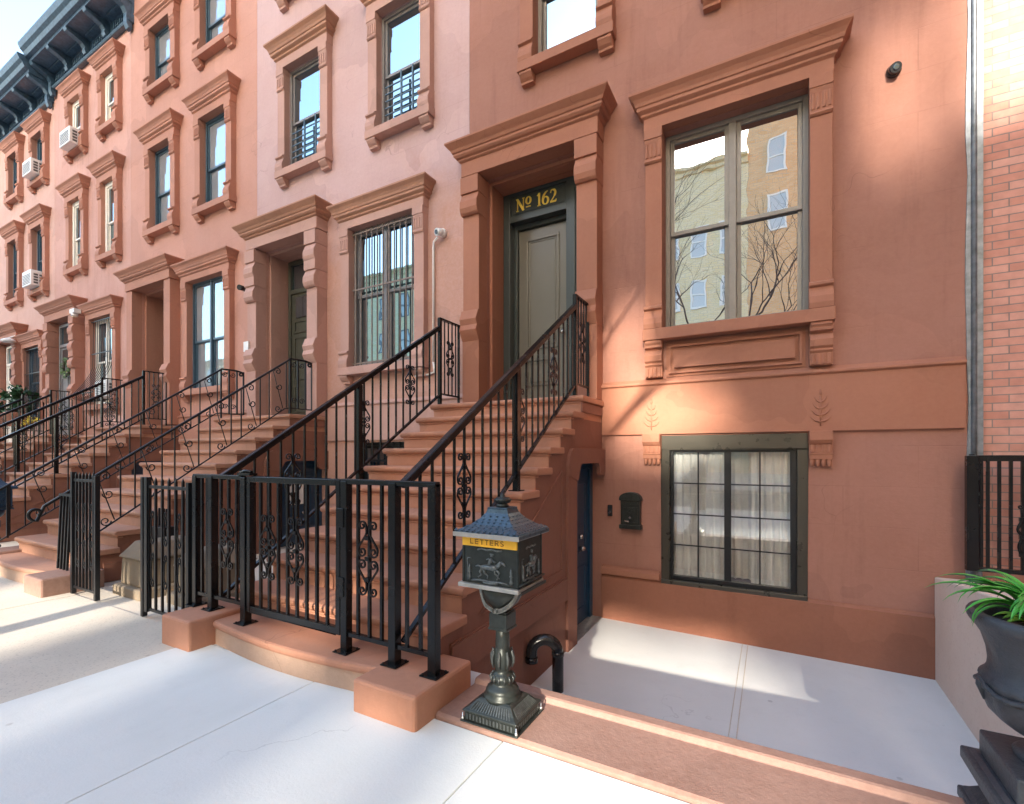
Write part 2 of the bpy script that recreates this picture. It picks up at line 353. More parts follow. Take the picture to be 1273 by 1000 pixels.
M['wreath'] = paint('wreath_leaf', (.10,.17,.045), .6, .5)
M['flower'] = paint('yellow_flower', (.72,.55,.05), .6, .2)

# ------------------------------------------------------------------ ironwork pieces
def spiral(cx, cz, r0, r1, a0, turns, n=14):
    return [(cx+(r0+(r1-r0)*i/n)*math.cos(a0+turns*2*math.pi*i/n), cz+(r0+(r1-r0)*i/n)*math.sin(a0+turns*2*math.pi*i/n)) for i in range(n+1)]
def catmull(P, k=5):
    out = []
    for i in range(len(P)-1):
        p0 = P[max(i-1,0)]; p1 = P[i]; p2 = P[i+1]; p3 = P[min(i+2,len(P)-1)]
        for j in range(k):
            t = j/k
            out.append(tuple(.5*((2*p1[a])+(-p0[a]+p2[a])*t+(2*p0[a]-5*p1[a]+4*p2[a]-p3[a])*t*t+(-p0[a]+3*p1[a]-3*p2[a]+p3[a])*t**3) for a in (0,1)))
    out.append(P[-1]); return out
def scroll_paths():
    """polylines (x,z) of the wrought scroll motif in metres, centred on x=0, z from 0 to .45"""
    paths = []
    for up in (1,-1):
        for sd in (-1,1):
            p = spiral(.046,.196,.007,.031,math.pi-2.5*math.pi,1.25,18)
            p += catmull([p[-1],(.013,.152),(.046,.105),(.076,.066),(.079,.045)],5)[1:]
            p += spiral(.046,.040,.033,.007,0,-1.25,18)[1:]
            paths.append([(sd*x,.225+up*z) for x,z in p])
    return paths
SCROLL = scroll_paths()
def add_scroll(mb, c, axis='x', r=.005):
    for P in SCROLL:
        if axis == 'x': pts = [(c[0]+x, c[1], c[2]+z) for x,z in P]
        else: pts = [(c[0], c[1]+x, c[2]+z) for x,z in P]
        mb.tube(pts, r, 4)
    for zz in (.10,.225,.35):
        mb.box(c[0]-.016, c[0]+.016, c[1]-.012, c[1]+.012, c[2]+zz-.012, c[2]+zz+.012)

# ------------------------------------------------------------------ camera, sky, sun
cam = bpy.data.cameras.new('camera'); co = bpy.data.objects.new('camera', cam); C.objects.link(co)
co.location = (0,0,1.4); co.rotation_euler = (R(90),0,R(28.9))
cam.sensor_width = 36; cam.lens = 595/1273*36; cam.shift_y = 66/1273; cam.clip_start = .05; cam.clip_end = 2000
sc = bpy.context.scene; sc.camera = co
SUN_EL, SUN_AZ = 17.0, 10.0           # the sun stands behind the camera, SUN_AZ degrees to the right of square
TE, TA = math.tan(R(SUN_EL)), math.tan(R(SUN_AZ))
w = bpy.data.worlds.new('World'); sc.world = w; w.use_nodes = True
bg = w.node_tree.nodes['Background']; sky = w.node_tree.nodes.new('ShaderNodeTexSky')
sky.sky_type = 'NISHITA'; sky.sun_disc = False; sky.sun_elevation = R(SUN_EL)
sky.sun_rotation = R(180-SUN_AZ); sky.air_density = 1.0; sky.dust_density = 3.0; sky.ozone_density = 1.0
w.node_tree.links.new(sky.outputs[0], bg.inputs[0]); bg.inputs[1].default_value = .15
sl = bpy.data.lights.new('sun','SUN'); sl.energy = 2.1; sl.angle = R(.9); sl.color = (1,.90,.76)
so = bpy.data.objects.new('sun', sl); C.objects.link(so)
sdir = Vector((math.sin(R(SUN_AZ))*math.cos(R(SUN_EL)), -math.cos(R(SUN_AZ))*math.cos(R(SUN_EL)), math.sin(R(SUN_EL))))
so.rotation_euler = sdir.to_track_quat('Z','Y').to_euler()
so.location = sdir*80
vs = sc.view_settings; vs.view_transform = 'Standard'; vs.look = 'None'; vs.gamma = 1; vs.exposure = 2.78
sc.cycles.use_denoising = True; sc.cycles.max_bounces = 8; sc.cycles.diffuse_bounces = 4; sc.cycles.caustics_reflective = False
sc.cycles.sample_clamp_indirect = 8

# ------------------------------------------------------------------ facade builders
def grid_wall(mb, x0, x1, z0, z1, ops, y, depth):
    """front face at y with rectangular openings (xa,xb,za,zb) and reveals running back by depth"""
    xs = sorted({x0,x1,*[o[0] for o in ops],*[o[1] for o in ops]}); zs = sorted({z0,z1,*[o[2] for o in ops],*[o[3] for o in ops]})
    xs = [x for x in xs if x0 <= x <= x1]; zs = [z for z in zs if z0 <= z <= z1]
    nx, nz = len(xs)-1, len(zs)-1
    op = lambda i,j: 0 <= i < nx and 0 <= j < nz and any(o[0] < (xs[i]+xs[i+1])/2 < o[1] and o[2] < (zs[j]+zs[j+1])/2 < o[3] for o in ops)
    for i in range(nx):
        for j in range(nz):
            a,b,c,d = xs[i],xs[i+1],zs[j],zs[j+1]
            if not op(i,j):
                mb.add([(a,y,c),(b,y,c),(b,y,d),(a,y,d)], [(0,1,2,3)]); continue
            for di,dj,p,q in ((-1,0,(a,c),(a,d)),(1,0,(b,c),(b,d)),(0,-1,(a,c),(b,c)),(0,1,(a,d),(b,d))):
                if not op(i+di,j+dj) and depth: mb.add([(p[0],y,p[1]),(p[0],y+depth,p[1]),(q[0],y+depth,q[1]),(q[0],y,q[1])], [(0,1,2,3)])

CORN = [(0,-.02),(.035,.0),(.035,.022),(.06,.035),(.085,.05),(.085,.085),(.10,.088),(.112,.12),(.14,.155),(.185,.19),(.185,.215),(-.06,.245)]
def window_surround(house, xa, xb, za, zb, mat, cmat=None, pw=.18, pj=.10, head=.14, ch=.30, apron=False, low=None):
    """pilasters, consoles, frieze (one part) with cornice and sill as sub-parts"""
    mb = MB(); cmat = cmat or mat
    for a,b in ((xa-pw,xa),(xb,xb+pw)):
        mb.box(a,b,F-pj,F,za+.26,zb)                                     # shaft
        mb.box(a-.006,b+.006,F-pj-.035,F,zb-.11,zb+.002)                 # console cap
        mb.prism_x([(F,zb-.37),(F-pj-.012,zb-.37),(F-pj-.03,zb-.35),(F-pj-.018,zb-.33),(F-pj-.018,zb-.16),(F-pj-.03,zb-.113),(F,zb-.113)], a-.003,b+.003)
        n = 4; fw = (b-a)/n
        for k in range(n):                                               # the ribs between the flutes
            mb.box(a+k*fw+fw*.24,a+k*fw+fw*.76,F-pj-.03,F-pj-.017,zb-.31,zb-.16)
        # rounded foot of the pilaster
        mb.prism_x([(F,za),(F-pj-.045,za),(F-pj-.055,za+.05),(F-pj-.05,za+.11),(F-pj-.025,za+.17),(F-pj-.018,za+.20),(F-pj-.05,za+.215),(F-pj-.05,za+.24),(F-pj-.01,za+.262),(F,za+.262)], a-.008,b+.008)
    mb.box(xa-pw-.012,xb+pw+.012,F-pj-.022,F,zb+.004,zb+head)            # frieze
    s = mb.build('window_surround', mat, house, bevel=.004)
    k = ch/.265; x0, x1 = xa-pw-.012, xb+pw+.012
    MB().mould(x0,x1,[(max(0,pj+.022+d*k*.64),zb+head+.005+z*k*.9) for d,z in CORN], pj+.022).build('cornice', cmat, s, bevel=.003)
    q = MB(); q.box(xa-pw-.02,xb+pw+.02,F-pj-.05,F,za-.125,za-.002)
    for a,b in ((xa-pw,xa),(xb,xb+pw)):
        q.prism_x([(F,za-.127),(F-pj-.035,za-.127),(F-pj-.035,za-.155),(F-pj+.0,za-.20),(F-pj+.03,za-.225),(F-pj+.03,za-.25),(F,za-.255)], a+.005,b-.005)
    q.build('sill', mat, s, bevel=.006)
    return s

def sash_window(house, xa, xb, za, zb, fmat, y=F+.015, double=False, glass=None, mid=.5, blind=0, name='window', mull=.07, fw=.05):
    mb = MB()
    mb.box(xa,xa+fw,y,y+.09,za,zb); mb.box(xb-fw,xb,y,y+.09,za,zb); mb.box(xa+fw,xb-fw,y,y+.09,zb-fw,zb); mb.box(xa+fw,xb-fw,y,y+.09,za,za+fw*.8)
    cols = [(xa+fw,xb-fw)]
    if double:
        c = (xa+xb)/2; mb.box(c-mull/2,c+mull/2,y,y+.09,za+fw*.8,zb-fw); cols = [(xa+fw,c-mull/2),(c+mull/2,xb-fw)]
    f = mb.build(name, fmat, house, bevel=.004)
    zm = za+(zb-za)*mid
    sash = MB(); pane = MB(); bl = MB()
    for a,b in cols:
        t = .042
        for (z0,z1,yy) in ((zm-.02,zb-fw,y+.025),(za+fw*.8,zm+.02,y+.055)):
            sash.box(a,a+t,yy,yy+.03,z0,z1); sash.box(b-t,b,yy,yy+.03,z0,z1); sash.box(a+t,b-t,yy,yy+.03,z1-t,z1); sash.box(a+t,b-t,yy,yy+.03,z0,z0+t)
            pane.box(a+t-.004,b-t+.004,yy+.014,yy+.018,z0+t-.004,z1-t+.004)
        if blind:
            zz = zb-fw-(zb-za)*blind
            bl.box(a+.05,b-.05,y+.10,y+.104,zz,zb-fw)
    sash.build('sash', fmat, f, bevel=.003)
    pane.build('pane', glass or M['glass'], f)
    if blind: bl.build('blind', M['blind'], f)
    return f

def house(name, x0, x1, wall, trim, label, door, gwin, ups, zt=11.6, upz=((6.34,8.1),(9.45,10.72)), low=None, fmat=None, cmat=None, group='brownstone houses of the row', belt=True, upfr=None, blinds=0):
    h = empty(name, ((x0+x1)/2,F,0), label, 'house', group)
    ops = [door]+([gwin] if gwin else [])+[(a,b,za,zb) for za,zb in upz for a,b in ups]
    if low: ops.append(low)
    mb = MB(); grid_wall(mb,x0,x1,-.7,zt,ops,F,.26)
    mb.add([(x0,F,-.7),(x0,F+10,-.7),(x0,F+10,zt),(x0,F,zt)],[(0,1,2,3)]); mb.add([(x1,F,-.7),(x1,F+10,-.7),(x1,F+10,zt),(x1,F,zt)],[(0,1,2,3)])
    mb.add([(x0,F+10,-.7),(x1,F+10,-.7),(x1,F+10,zt),(x0,F+10,zt)],[(0,1,2,3)])
    mb.build('wall', wall, h, fix=False)
    MB().box(x0,x1,F+.02,F+10,zt-.02,zt+.15).build('roof', M['gap'], h)
    for (za,zb) in upz:
        for (a,b) in ups:
            window_surround(h,a,b,za,zb,trim,cmat,ch=.33 if za < 8 else .3,head=.17)
    if belt:
        q = MB(); xs = door[1]+.25
        q.prism_x([(F,1.63),(F-.035,1.63),(F-.035,2.17),(F-.06,2.185),(F-.06,2.205),(F,2.25)], xs, x1-.02)
        q.build('belt_course', trim, h, bevel=.003)
    return h

DCORN = [(0,-.03),(.045,0),(.045,.03),(.09,.05),(.12,.085),(.12,.13),(.14,.135),(.17,.19),(.215,.235),(.26,.285),(.26,.32),(-.15,.37)]
def door_surround(house, xa, xb, trim, cmat=None, tiers=1, plain=False, zb=5.07, zl=2.04, flip=1):
    mb = MB(); pw = .25; pj = .20
    for a,b in ((xa-pw,xa),(xb,xb+pw)):
        mb.box(a,b,F-pj,F,3.30,zb)
        if not plain:
            for t in range(tiers):
                z1 = zb-.02-t*.42
                mb.box(a-.012,b+.012,F-pj-.05,F,z1-.22,z1)
                mb.prism_x([(F,z1-.50),(F-pj-.03,z1-.50),(F-pj-.055,z1-.475),(F-pj-.075,z1-.42),(F-pj-.07,z1-.33),(F-pj-.035,z1-.26),(F-pj-.025,z1-.222),(F,z1-.222)], a-.008,b+.008)
        # foot: the pilaster steps out in a scroll above a plain plinth
        mb.prism_x([(F,2.9),(F-pj-.015,2.9),(F-pj-.05,2.96),(F-pj-.085,3.03),(F-pj-.06,3.10),(F-pj-.085,3.17),(F-pj-.05,3.25),(F-pj-.03,3.30),(F,3.30)], a-.006,b+.006)
        mb.box(a-.004,b+.004,F-pj-.012,F,zl,2.9)
    mb.box(xa-pw-.015,xb+pw+.015,F-pj-.025,F,zb+.003,zb+.20)
    # inner reveal moulding
    for a,b in ((xa,xa+.045),(xb-.045,xb)): mb.box(a,b,F+.06,F+.26,zl,zb-.045)
    mb.box(xa,xb,F+.06,F+.26,zb-.045,zb)
    s = mb.build('door_surround', trim, house, bevel=.006)
    MB().mould(xa-pw-.015,xb+pw+.015,[(max(0,pj+.025+d*.62),zb+.205+z*.66) for d,z in DCORN],pj+.025).build('cornice', cmat or trim, s, bevel=.004)
    # soffit and side walls of the deep doorway
    q = MB(); y0, y1 = F+.26, F+.95
    q.add([(xa+.045,y0,zl),(xa+.045,y1,zl),(xa+.045,y1,zb),(xa+.045,y0,zb)],[(0,1,2,3)])
    q.add([(xb-.045,y0,zl),(xb-.045,y1,zl),(xb-.045,y1,zb),(xb-.045,y0,zb)],[(0,1,2,3)])
    q.add([(xa,y0,zb-.045),(xb,y0,zb-.045),(xb,y1,zb-.045),(xa,y1,zb-.045)],[(0,1,2,3)])
    q.add([(xa,F,zl),(xb,F,zl),(xb,y1,zl),(xa,y1,zl)],[(0,1,2,3)])
    q.add([(xa,y1,zl),(xb,y1,zl),(xb,y1,zb),(xa,y1,zb)],[(0,1,2,3)])
    q.build('doorway_reveal', trim, s, fix=False)
    return s

def panel_rects(mb, rects, y, d=.012, t=.022):
    """raised frames of panels on a door face at y (facing -Y)"""
    for a,b,z0,z1 in rects:
        mb.box(a,b,y-d,y,z0,z0+t); mb.box(a,b,y-d,y,z1-t,z1); mb.box(a,a+t,y-d,y,z0+t,z1-t); mb.box(b-t,b,y-d,y,z0+t,z1-t)

def basement_window(h, xa, xb):
    sash_window(h,xa,xb,.2,1.6,M['frame_black'],y=F+.12,name='basement_window')
    g = MB(); n = 9
    for i in range(n):
        x = xa+(xb-xa)*(i+.5)/n; g.box(x-.009,x+.009,F+.02,F+.038,.2,1.6)
    g.box(xa,xb,F+.015,F+.043,.5,.53); g.box(xa,xb,F+.015,F+.043,1.3,1.33)
    g.build('window_guard', M['iron_old'], h)

# ------------------------------------------------------------------ house 162
h1 = house('brownstone_house', -3.67, 1.43, M['stucco_a'], M['trim_a'],
    'freshly painted brown brownstone with gold No 162 over its door and a wide double window', (-3.39,-2.04,2.03,5.07), (-1.09,.28,2.78,4.97), [(-2.66,-1.82),(-.5,.34)],
    low=(-1.11,.263,.013,1.61), fmat=M['frame_taupe'])
for a,b in ((-2.66,-1.82),(-.5,.34)):
    for za,zb in ((6.34,8.1),(9.45,10.72)): sash_window(h1,a,b,za,zb,M['frame_taupe'],y=F+.05)
sr = window_surround(h1,-1.09,.28,2.78,4.97,M['trim_a'])
# apron panel and lower consoles of the big window
q = MB()
for a,b in ((-1.275,-1.09),(.28,.465)):
    q.prism_x([(F,2.255),(F-.075,2.255),(F-.075,2.37),(F-.095,2.39),(F-.085,2.41),(F-.11,2.43),(F-.118,2.49),(F-.10,2.53),(F-.07,2.555),(F-.07,2.565),(F-.118,2.575),(F-.118,2.652),(F,2.652)], a,b)
    for k in range(4): q.box(a+.012+k*.044,a+.035+k*.044,F-.092,F-.073,2.262,2.362)
    q.build('lower_console', M['trim_a'], sr, bevel=.003); q = MB()
q = MB()
q.box(-1.06,.25,F-.012,F,2.26,2.64)
for z0,z1,d in ((2.29,2.31,.04),(2.575,2.60,.04)): q.box(-1.03,.22,F-d,F-.011,z0,z1)
for a,b in ((-1.03,-1.008),(.198,.22)): q.box(a,b,F-.04,F-.011,2.31,2.575)
q.hexa([(-.985,F-.014,2.335),(.175,F-.014,2.335),(.175,F-.013,2.335),(-.985,F-.013,2.335)]+[(-.985,F-.014,2.55),(.175,F-.014,2.55),(.175,F-.013,2.55),(-.985,F-.013,2.55)])
q.box(-.97,.16,F-.05,F-.013,2.35,2.535)
q.build('apron_panel', M['trim_a'], sr, bevel=.006)
sash_window(h1,-1.09,.28,2.78,4.97,M['frame_taupe'],y=F+.10,double=True,glass=M['glass_big'],mid=.5,mull=.075)
# belt consoles and the leaf relief on the belt
q = MB()
for a,b in ((-1.30,-1.112),(.277,.462)):
    q.prism_x([(F,1.36),(F-.07,1.36),(F-.075,1.40),(F-.085,1.415),(F-.075,1.43),(F-.075,1.50),(F-.095,1.515),(F-.12,1.545),(F-.12,1.628),(F,1.628)], a,b)
    for k in range(4): q.box(a+.012+k*.045,a+.034+k*.045,F-.092,F-.073,1.43,1.50)
    for k in range(4): q.lathe([(.004,1.29),(.016,1.30),(.021,1.325),(.021,1.362)], (a+.024+k*.046,F-.045), 10)
    q.build('belt_console', M['trim_a'], h1, bevel=.003); q = MB()
for cx in (-1.215,.37):
    q = MB()
    q.tube([(cx,F-.037,1.68),(cx,F-.04,1.98)],.006,6)
    for k in range(4):
        z = 1.72+k*.062; l = .085-.012*k
        for s in (-1,1): q.tube(catmull([(cx,z),(cx+s*l*.55,z+.012),(cx+s*l,z+.05)],4) and [(x,F-.038,zz) for x,zz in catmull([(cx,z),(cx+s*l*.55,z+.012),(cx+s*l,z+.05)],4)],[.006,.008,.009,.009,.008,.007,.005,.004,.002],6)
    q.lathe([(.003,1.965),(.012,1.985),(.008,2.01),(.002,2.03)],(cx,F-.04),8)
    q.build('leaf_relief', M['trim_a'], h1)
# base course below the belt
q = MB(); q.prism_x([(F,-.62),(F-.035,-.62),(F-.035,-.02),(F-.02,.0),(F,.012)], -1.795,1.21)
q.build('base_course', M['base_a'], h1, bevel=.003)
q = MB(); q.prism_x([(F,.013),(F-.05,.013),(F-.06,.03),(F-.06,.075),(F-.04,.10),(F,.115)], -1.795,-1.125)
q.build('ledge', M['trim_a'], h1, bevel=.006)
# lower front window: bronze panning, black slider of two sashes, curtains inside
X0,X1,Z0,Z1 = -1.11,.263,.013,1.61
q = MB(); t = .085
q.box(X0-.004,X0+t,F-.012,F+.08,Z0,Z1-.15); q.box(X1-t,X1+.004,F-.012,F+.08,Z0,Z1-.15); q.box(X0-.004,X1+.004,F-.012,F+.08,Z1-.15,Z1+.004); q.box(X0-.004,X1+.004,F-.03,F+.08,Z0-.03,Z0+.02)
lw = q.build('basement_window', M['bronze'], h1, bevel=.006)
a,b,c0,c1 = X0+t,X1-t,Z0+.02,Z1-.15; mid = (a+b)/2-.02; q = MB(); pn = MB(); y = F+.035
q.box(a,a+.03,y,y+.045,c0,c1); q.box(b-.055,b,y,y+.045,c0,c1); q.box(a+.03,b-.055,y,y+.045,c1-.03,c1); q.box(a+.03,b-.055,y-.02,y+.045,c0,c0+.045)
q.box(mid-.035,mid+.03,y-.008,y+.045,c0+.045,c1-.03)
for s0,s1 in ((a+.03,mid-.035),(mid+.03,b-.055)):
    pn.box(s0,s1,y+.018,y+.023,c0+.045,c1-.03)
    q.box((s0+s1)/2-.007,(s0+s1)/2+.007,y+.004,y+.012,c0+.045,c1-.03)
    for k in (1,2,3):
        z = c0+.045+(c1-c0-.075)*k/4; q.box(s0,s1,y+.005,y+.013,z-.007,z+.007)
q.build('sash', M['frame_black'], lw, bevel=.003); pn.build('pane', M['glass_thru'], lw)
def curtain(parent, x0, x1, z0, z1, y, folds, amp):
    mb = MB(); n = folds*10; rows = []
    for i in range(n+1):
        t = i/n; x = x0+(x1-x0)*t
        rows.append((x, amp*math.sin(t*folds*2*math.pi)+amp*.4*math.sin(t*folds*4.3*math.pi+1)))
    vs = []
    for z,k in ((z0,1.25),(z1,.7)): vs += [(x+.01*math.sin(x*9)*k,y+d*k,z) for x,d in rows]
    m = n+1; mb.add(vs,[(i,i+1,m+i+1,m+i) for i in range(n)],True)
    return mb.build('curtain', M['curtain'], parent, fix=False)
curtain(lw,-.22,.17,.06,1.5,F+.12,5,.018); curtain(lw,-1.03,-.44,.06,1.5,F+.12,7,.016)
curtain(lw,-.46,-.2,.06,1.5,F+.30,3,.02)
q = MB(); q.box(-1.3,.5,F+1.6,F+1.65,-.2,2.0); q.box(-1.3,.5,F+.1,F+1.6,-.2,-.15); q.box(-1.3,.5,F+.1,F+1.6,2.0,2.03); q.box(-1.33,-1.3,F+.1,F+1.6,-.2,2.0); q.box(.5,.53,F+.1,F+1.6,-.2,2.0)
q.build('room_lining', M['room'], lw)
# the front door of 162
door_surround(h1,-3.39,-2.04,M['trim_a'])
yd = F+.36; q = MB()
q.box(-3.345,-3.24,yd,yd+.12,2.04,5.02); q.box(-2.40,-2.28,yd,yd+.12,2.04,5.02); q.box(-3.24,-2.40,yd,yd+.12,4.62,4.70); q.box(-3.24,-2.40,yd,yd+.12,4.98,5.02)
q.box(-3.24,-2.40,yd+.03,yd+.06,4.70,4.98); q.box(-2.28,-2.085,yd+.02,yd+.08,2.04,5.02)
panel_rects(q,[(-3.20,-2.44,4.735,4.955)],yd+.03,.01,.015)
panel_rects(q,[(-2.262,-2.10,2.2,4.68),(-2.262,-2.10,4.75,4.97)],yd+.02,.012,.02)
q.box(-3.24,-2.40,yd+.24,yd+.26,2.04,4.62); q.box(-3.24,-3.19,yd+.12,yd+.24,2.04,4.62); q.box(-2.45,-2.40,yd+.12,yd+.24,2.04,4.62); q.box(-3.19,-2.45,yd+.12,yd+.24,4.56,4.62)
fd = q.build('front_door', M['door_frame'], h1, bevel=.004)
q = MB(); q.box(-3.185,-2.455,yd+.17,yd+.215,2.10,4.55)
panel_rects(q,[(-3.07,-2.57,2.87,4.42),(-3.07,-2.57,2.36,2.74)],yd+.17,.022,.034)
panel_rects(q,[(-3.02,-2.62,2.92,4.37),(-3.02,-2.62,2.41,2.69)],yd+.17,.012,.016)
q.build('door_leaf', M['door_olive'], fd, bevel=.004)
q = MB(); q.lathe([(.012,0),(.012,.05),(.032,.055),(.032,.075),(.01,.09)],(0,0),12)
hb = MB()
for v,f,s in zip([q.v],[q.f],[q.sm]): hb.v = [(-2.50+x,yd+.17-z,3.05+yy) for x,yy,z in v]; hb.f = f; hb.sm = s
hb.build('handle', M['steel'], fd)
# gold lettering
def glyph(mb, ch, x, z, h, y0, y1, wt):
    th, tn = wt, wt*.38
    def serif(cx, zz, l): mb.ribbon([(cx-l/2,zz),(cx+l/2,zz)], tn, y0, y1)
    if ch == 'N':
        wd = h*.72
        mb.ribbon([(x+wd*.14,z),(x+wd*.14,z+h)],tn*1.2,y0,y1); mb.ribbon([(x+wd*.86,z),(x+wd*.86,z+h)],tn*1.2,y0,y1)
        mb.ribbon([(x+wd*.08,z+h),(x+wd*.88,z)],th*1.15,y0-.0006,y1); serif(x+wd*.14,z+tn/2,wd*.3); serif(x+wd*.08,z+h-tn/2,wd*.26); serif(x+wd*.86,z+h-tn/2,wd*.3); return wd
    if ch == 'o':
        wd = h*.46; cx = x+wd/2; cz = z+h*.68; P = []; W = []
        for k in range(20):
            a = 2*math.pi*k/20; P.append((cx+wd*.42*math.cos(a), cz+h*.27*math.sin(a))); W.append(tn+(th-tn)*abs(math.cos(a)))
        mb.ribbon(P,W,y0,y1,True); mb.ribbon([(x+wd*.05,z+h*.2),(x+wd*.95,z+h*.2)],th*.5,y0,y1); return wd
    if ch == '1':
        wd = h*.36; cx = x+wd*.55
        mb.ribbon([(cx,z),(cx,z+h)],th,y0,y1); mb.ribbon([(cx-wd*.45,z+h*.8),(cx,z+h*.97)],tn*1.4,y0-.0006,y1); serif(cx,z+tn/2,wd*.85); return wd
    if ch == '6':
        wd = h*.54; cx = x+wd/2; P = []; W = []
        for k in range(20):
            a = 2*math.pi*k/20; P.append((cx+wd*.42*math.cos(a), z+h*.30+h*.28*math.sin(a))); W.append(tn+(th-tn)*abs(math.cos(a)))
        mb.ribbon(P,W,y0,y1,True)
        mb.ribbon(catmull([(cx-wd*.42,z+h*.30),(cx-wd*.34,z+h*.62),(cx-.02*wd,z+h*.88),(cx+wd*.36,z+h)],5),[th]*8+[th*.8]*4+[tn]*4,y0-.0006,y1); return wd
    if ch == '2':
        wd = h*.54
        P = catmull([(x+wd*.10,z+h*.74),(x+wd*.22,z+h*.94),(x+wd*.55,z+h*.97),(x+wd*.84,z+h*.76),(x+wd*.66,z+h*.46),(x+wd*.08,z+h*.06)],5)
        mb.ribbon(P,[tn*1.3]*8+[th]*12+[tn*1.2]*6,y0,y1); mb.ribbon([(x+wd*.04,z+th*.35),(x+wd*.92,z+th*.35)],th*.75,y0-.0006,y1); mb.ribbon([(x+wd*.92,z+th*.2),(x+wd*.96,z+h*.2)],tn,y0,y1); return wd
    return h*.3
q = MB(); x = -3.15
for chs in 'No 162':
    x += glyph(q,chs,x,4.765,.175,yd+.022,yd+.03,.029)+.018
q.build('door_number', M['gold'], fd)
# sconce by the door
q = MB(); q.lathe([(.02,4.72),(.045,4.74),(.045,4.80),(.03,4.86),(.012,4.90)],(-2.19,yd-.05),12); q.box(-2.205,-2.175,yd-.05,yd+.03,4.78,4.81)
q.lathe([(.02,4.05),(.032,4.06),(.032,4.36),(.02,4.37)],(-2.19,yd-.05),12)
sc1 = q.build('door_sconce', M['frame_black'], None); ORG[sc1.name]; tag(sc1,'small black wall lantern beside the door of number 162','wall lamp')
MB().lathe([(.026,4.08),(.034,4.09),(.034,4.34),(.026,4.35)],(-2.19,yd-.052),12).build('lamp_glass', M['lamp_glass'], sc1)

# wall camera of 162
q = MB(); q.lathe([(.055,0),(.058,.02),(.05,.035),(.03,.05)],(0,0),20)
wc = MB(); wc.v = [(.926+x,F-z,4.86+yy) for x,yy,z in q.v]; wc.f = q.f; wc.sm = q.sm
wcam = wc.build('security_camera', M['plastic_dk'], None, org=(.926,F,4.86)); tag(wcam,'black dome camera high on the brown wall right of the big window','camera')
wb = MB(); wb.tube([(.926,F-.03,4.86),(.93,F-.10,4.835)],[.05,.042],16); wb.build('camera_body', M['plastic_dk'], wcam)
wb = MB(); wb.tube([(.93,F-.10,4.835),(.931,F-.112,4.831)],[.026,.02],14); wb.build('lens', M['glass'], wcam)
# wall letter box and bell
q = MB(); x0,x1,z0,z1 = -1.565,-1.325,.585,.90; cxm=(x0+x1)/2
q.box(x0+.012,x1-.012,F-.075,F,z0,z1)
arch = [(x0-.004,z1-.015)]+[(cxm+(x1-x0+.008)/2*math.cos(math.pi*(1-k/10)), z1+.005+.075*math.sin(math.pi*k/10)) for k in range(11)]+[(x1+.004,z1-.015)]
q.prism_y(arch,F-.095,F)
q.box(x0-.004,x1+.004,F-.09,F,z0-.02,z0+.025)
lb = q.build('wall_letter_box', M['cast'], None, bevel=.004, org=(cxm,F,z0)); tag(lb,'arched dark green letter box hung on the brown wall by the basement window','mailbox')
q = MB(); panel_rects(q,[(x0+.03,x1-.03,z0+.05,z1-.09)],F-.075,.008,.01); q.box(x0+.03,x1-.03,F-.084,F-.075,z1-.06,z1-.03)
q.tube([(x,F-.083,z) for x,z in spiral(cxm,z0+.19,.04,.012,0,1.6,18)],.005,5)
q.build('letter_flap', M['cast'], lb, bevel=.002)
q = MB(); q.tube([(cxm,F-.088,z0+.11),(cxm,F-.07,z0+.11)],.012,10); q.hexa([(cxm-.06,F-.09,z0+.065),(cxm-.01,F-.09,z0+.055),(cxm-.01,F-.08,z0+.055),(cxm-.06,F-.08,z0+.065),(cxm-.06,F-.09,z0+.08),(cxm-.01,F-.09,z0+.075),(cxm-.01,F-.08,z0+.075),(cxm-.06,F-.08,z0+.08)])
q.build('lock', M['steel'], lb)
q = MB(); q.box(-1.722,-1.668,F-.03,F,.69,.82); db = q.build('doorbell', M['plastic_dk'], None, bevel=.006, org=(-1.69,F,.75)); tag(db,'small black doorbell on the wall between basement door and letter box','doorbell')
q = MB(); q.tube([(-1.695,F-.036,.735),(-1.695,F-.028,.735)],.014,12); q.build('button', M['steel'], db)

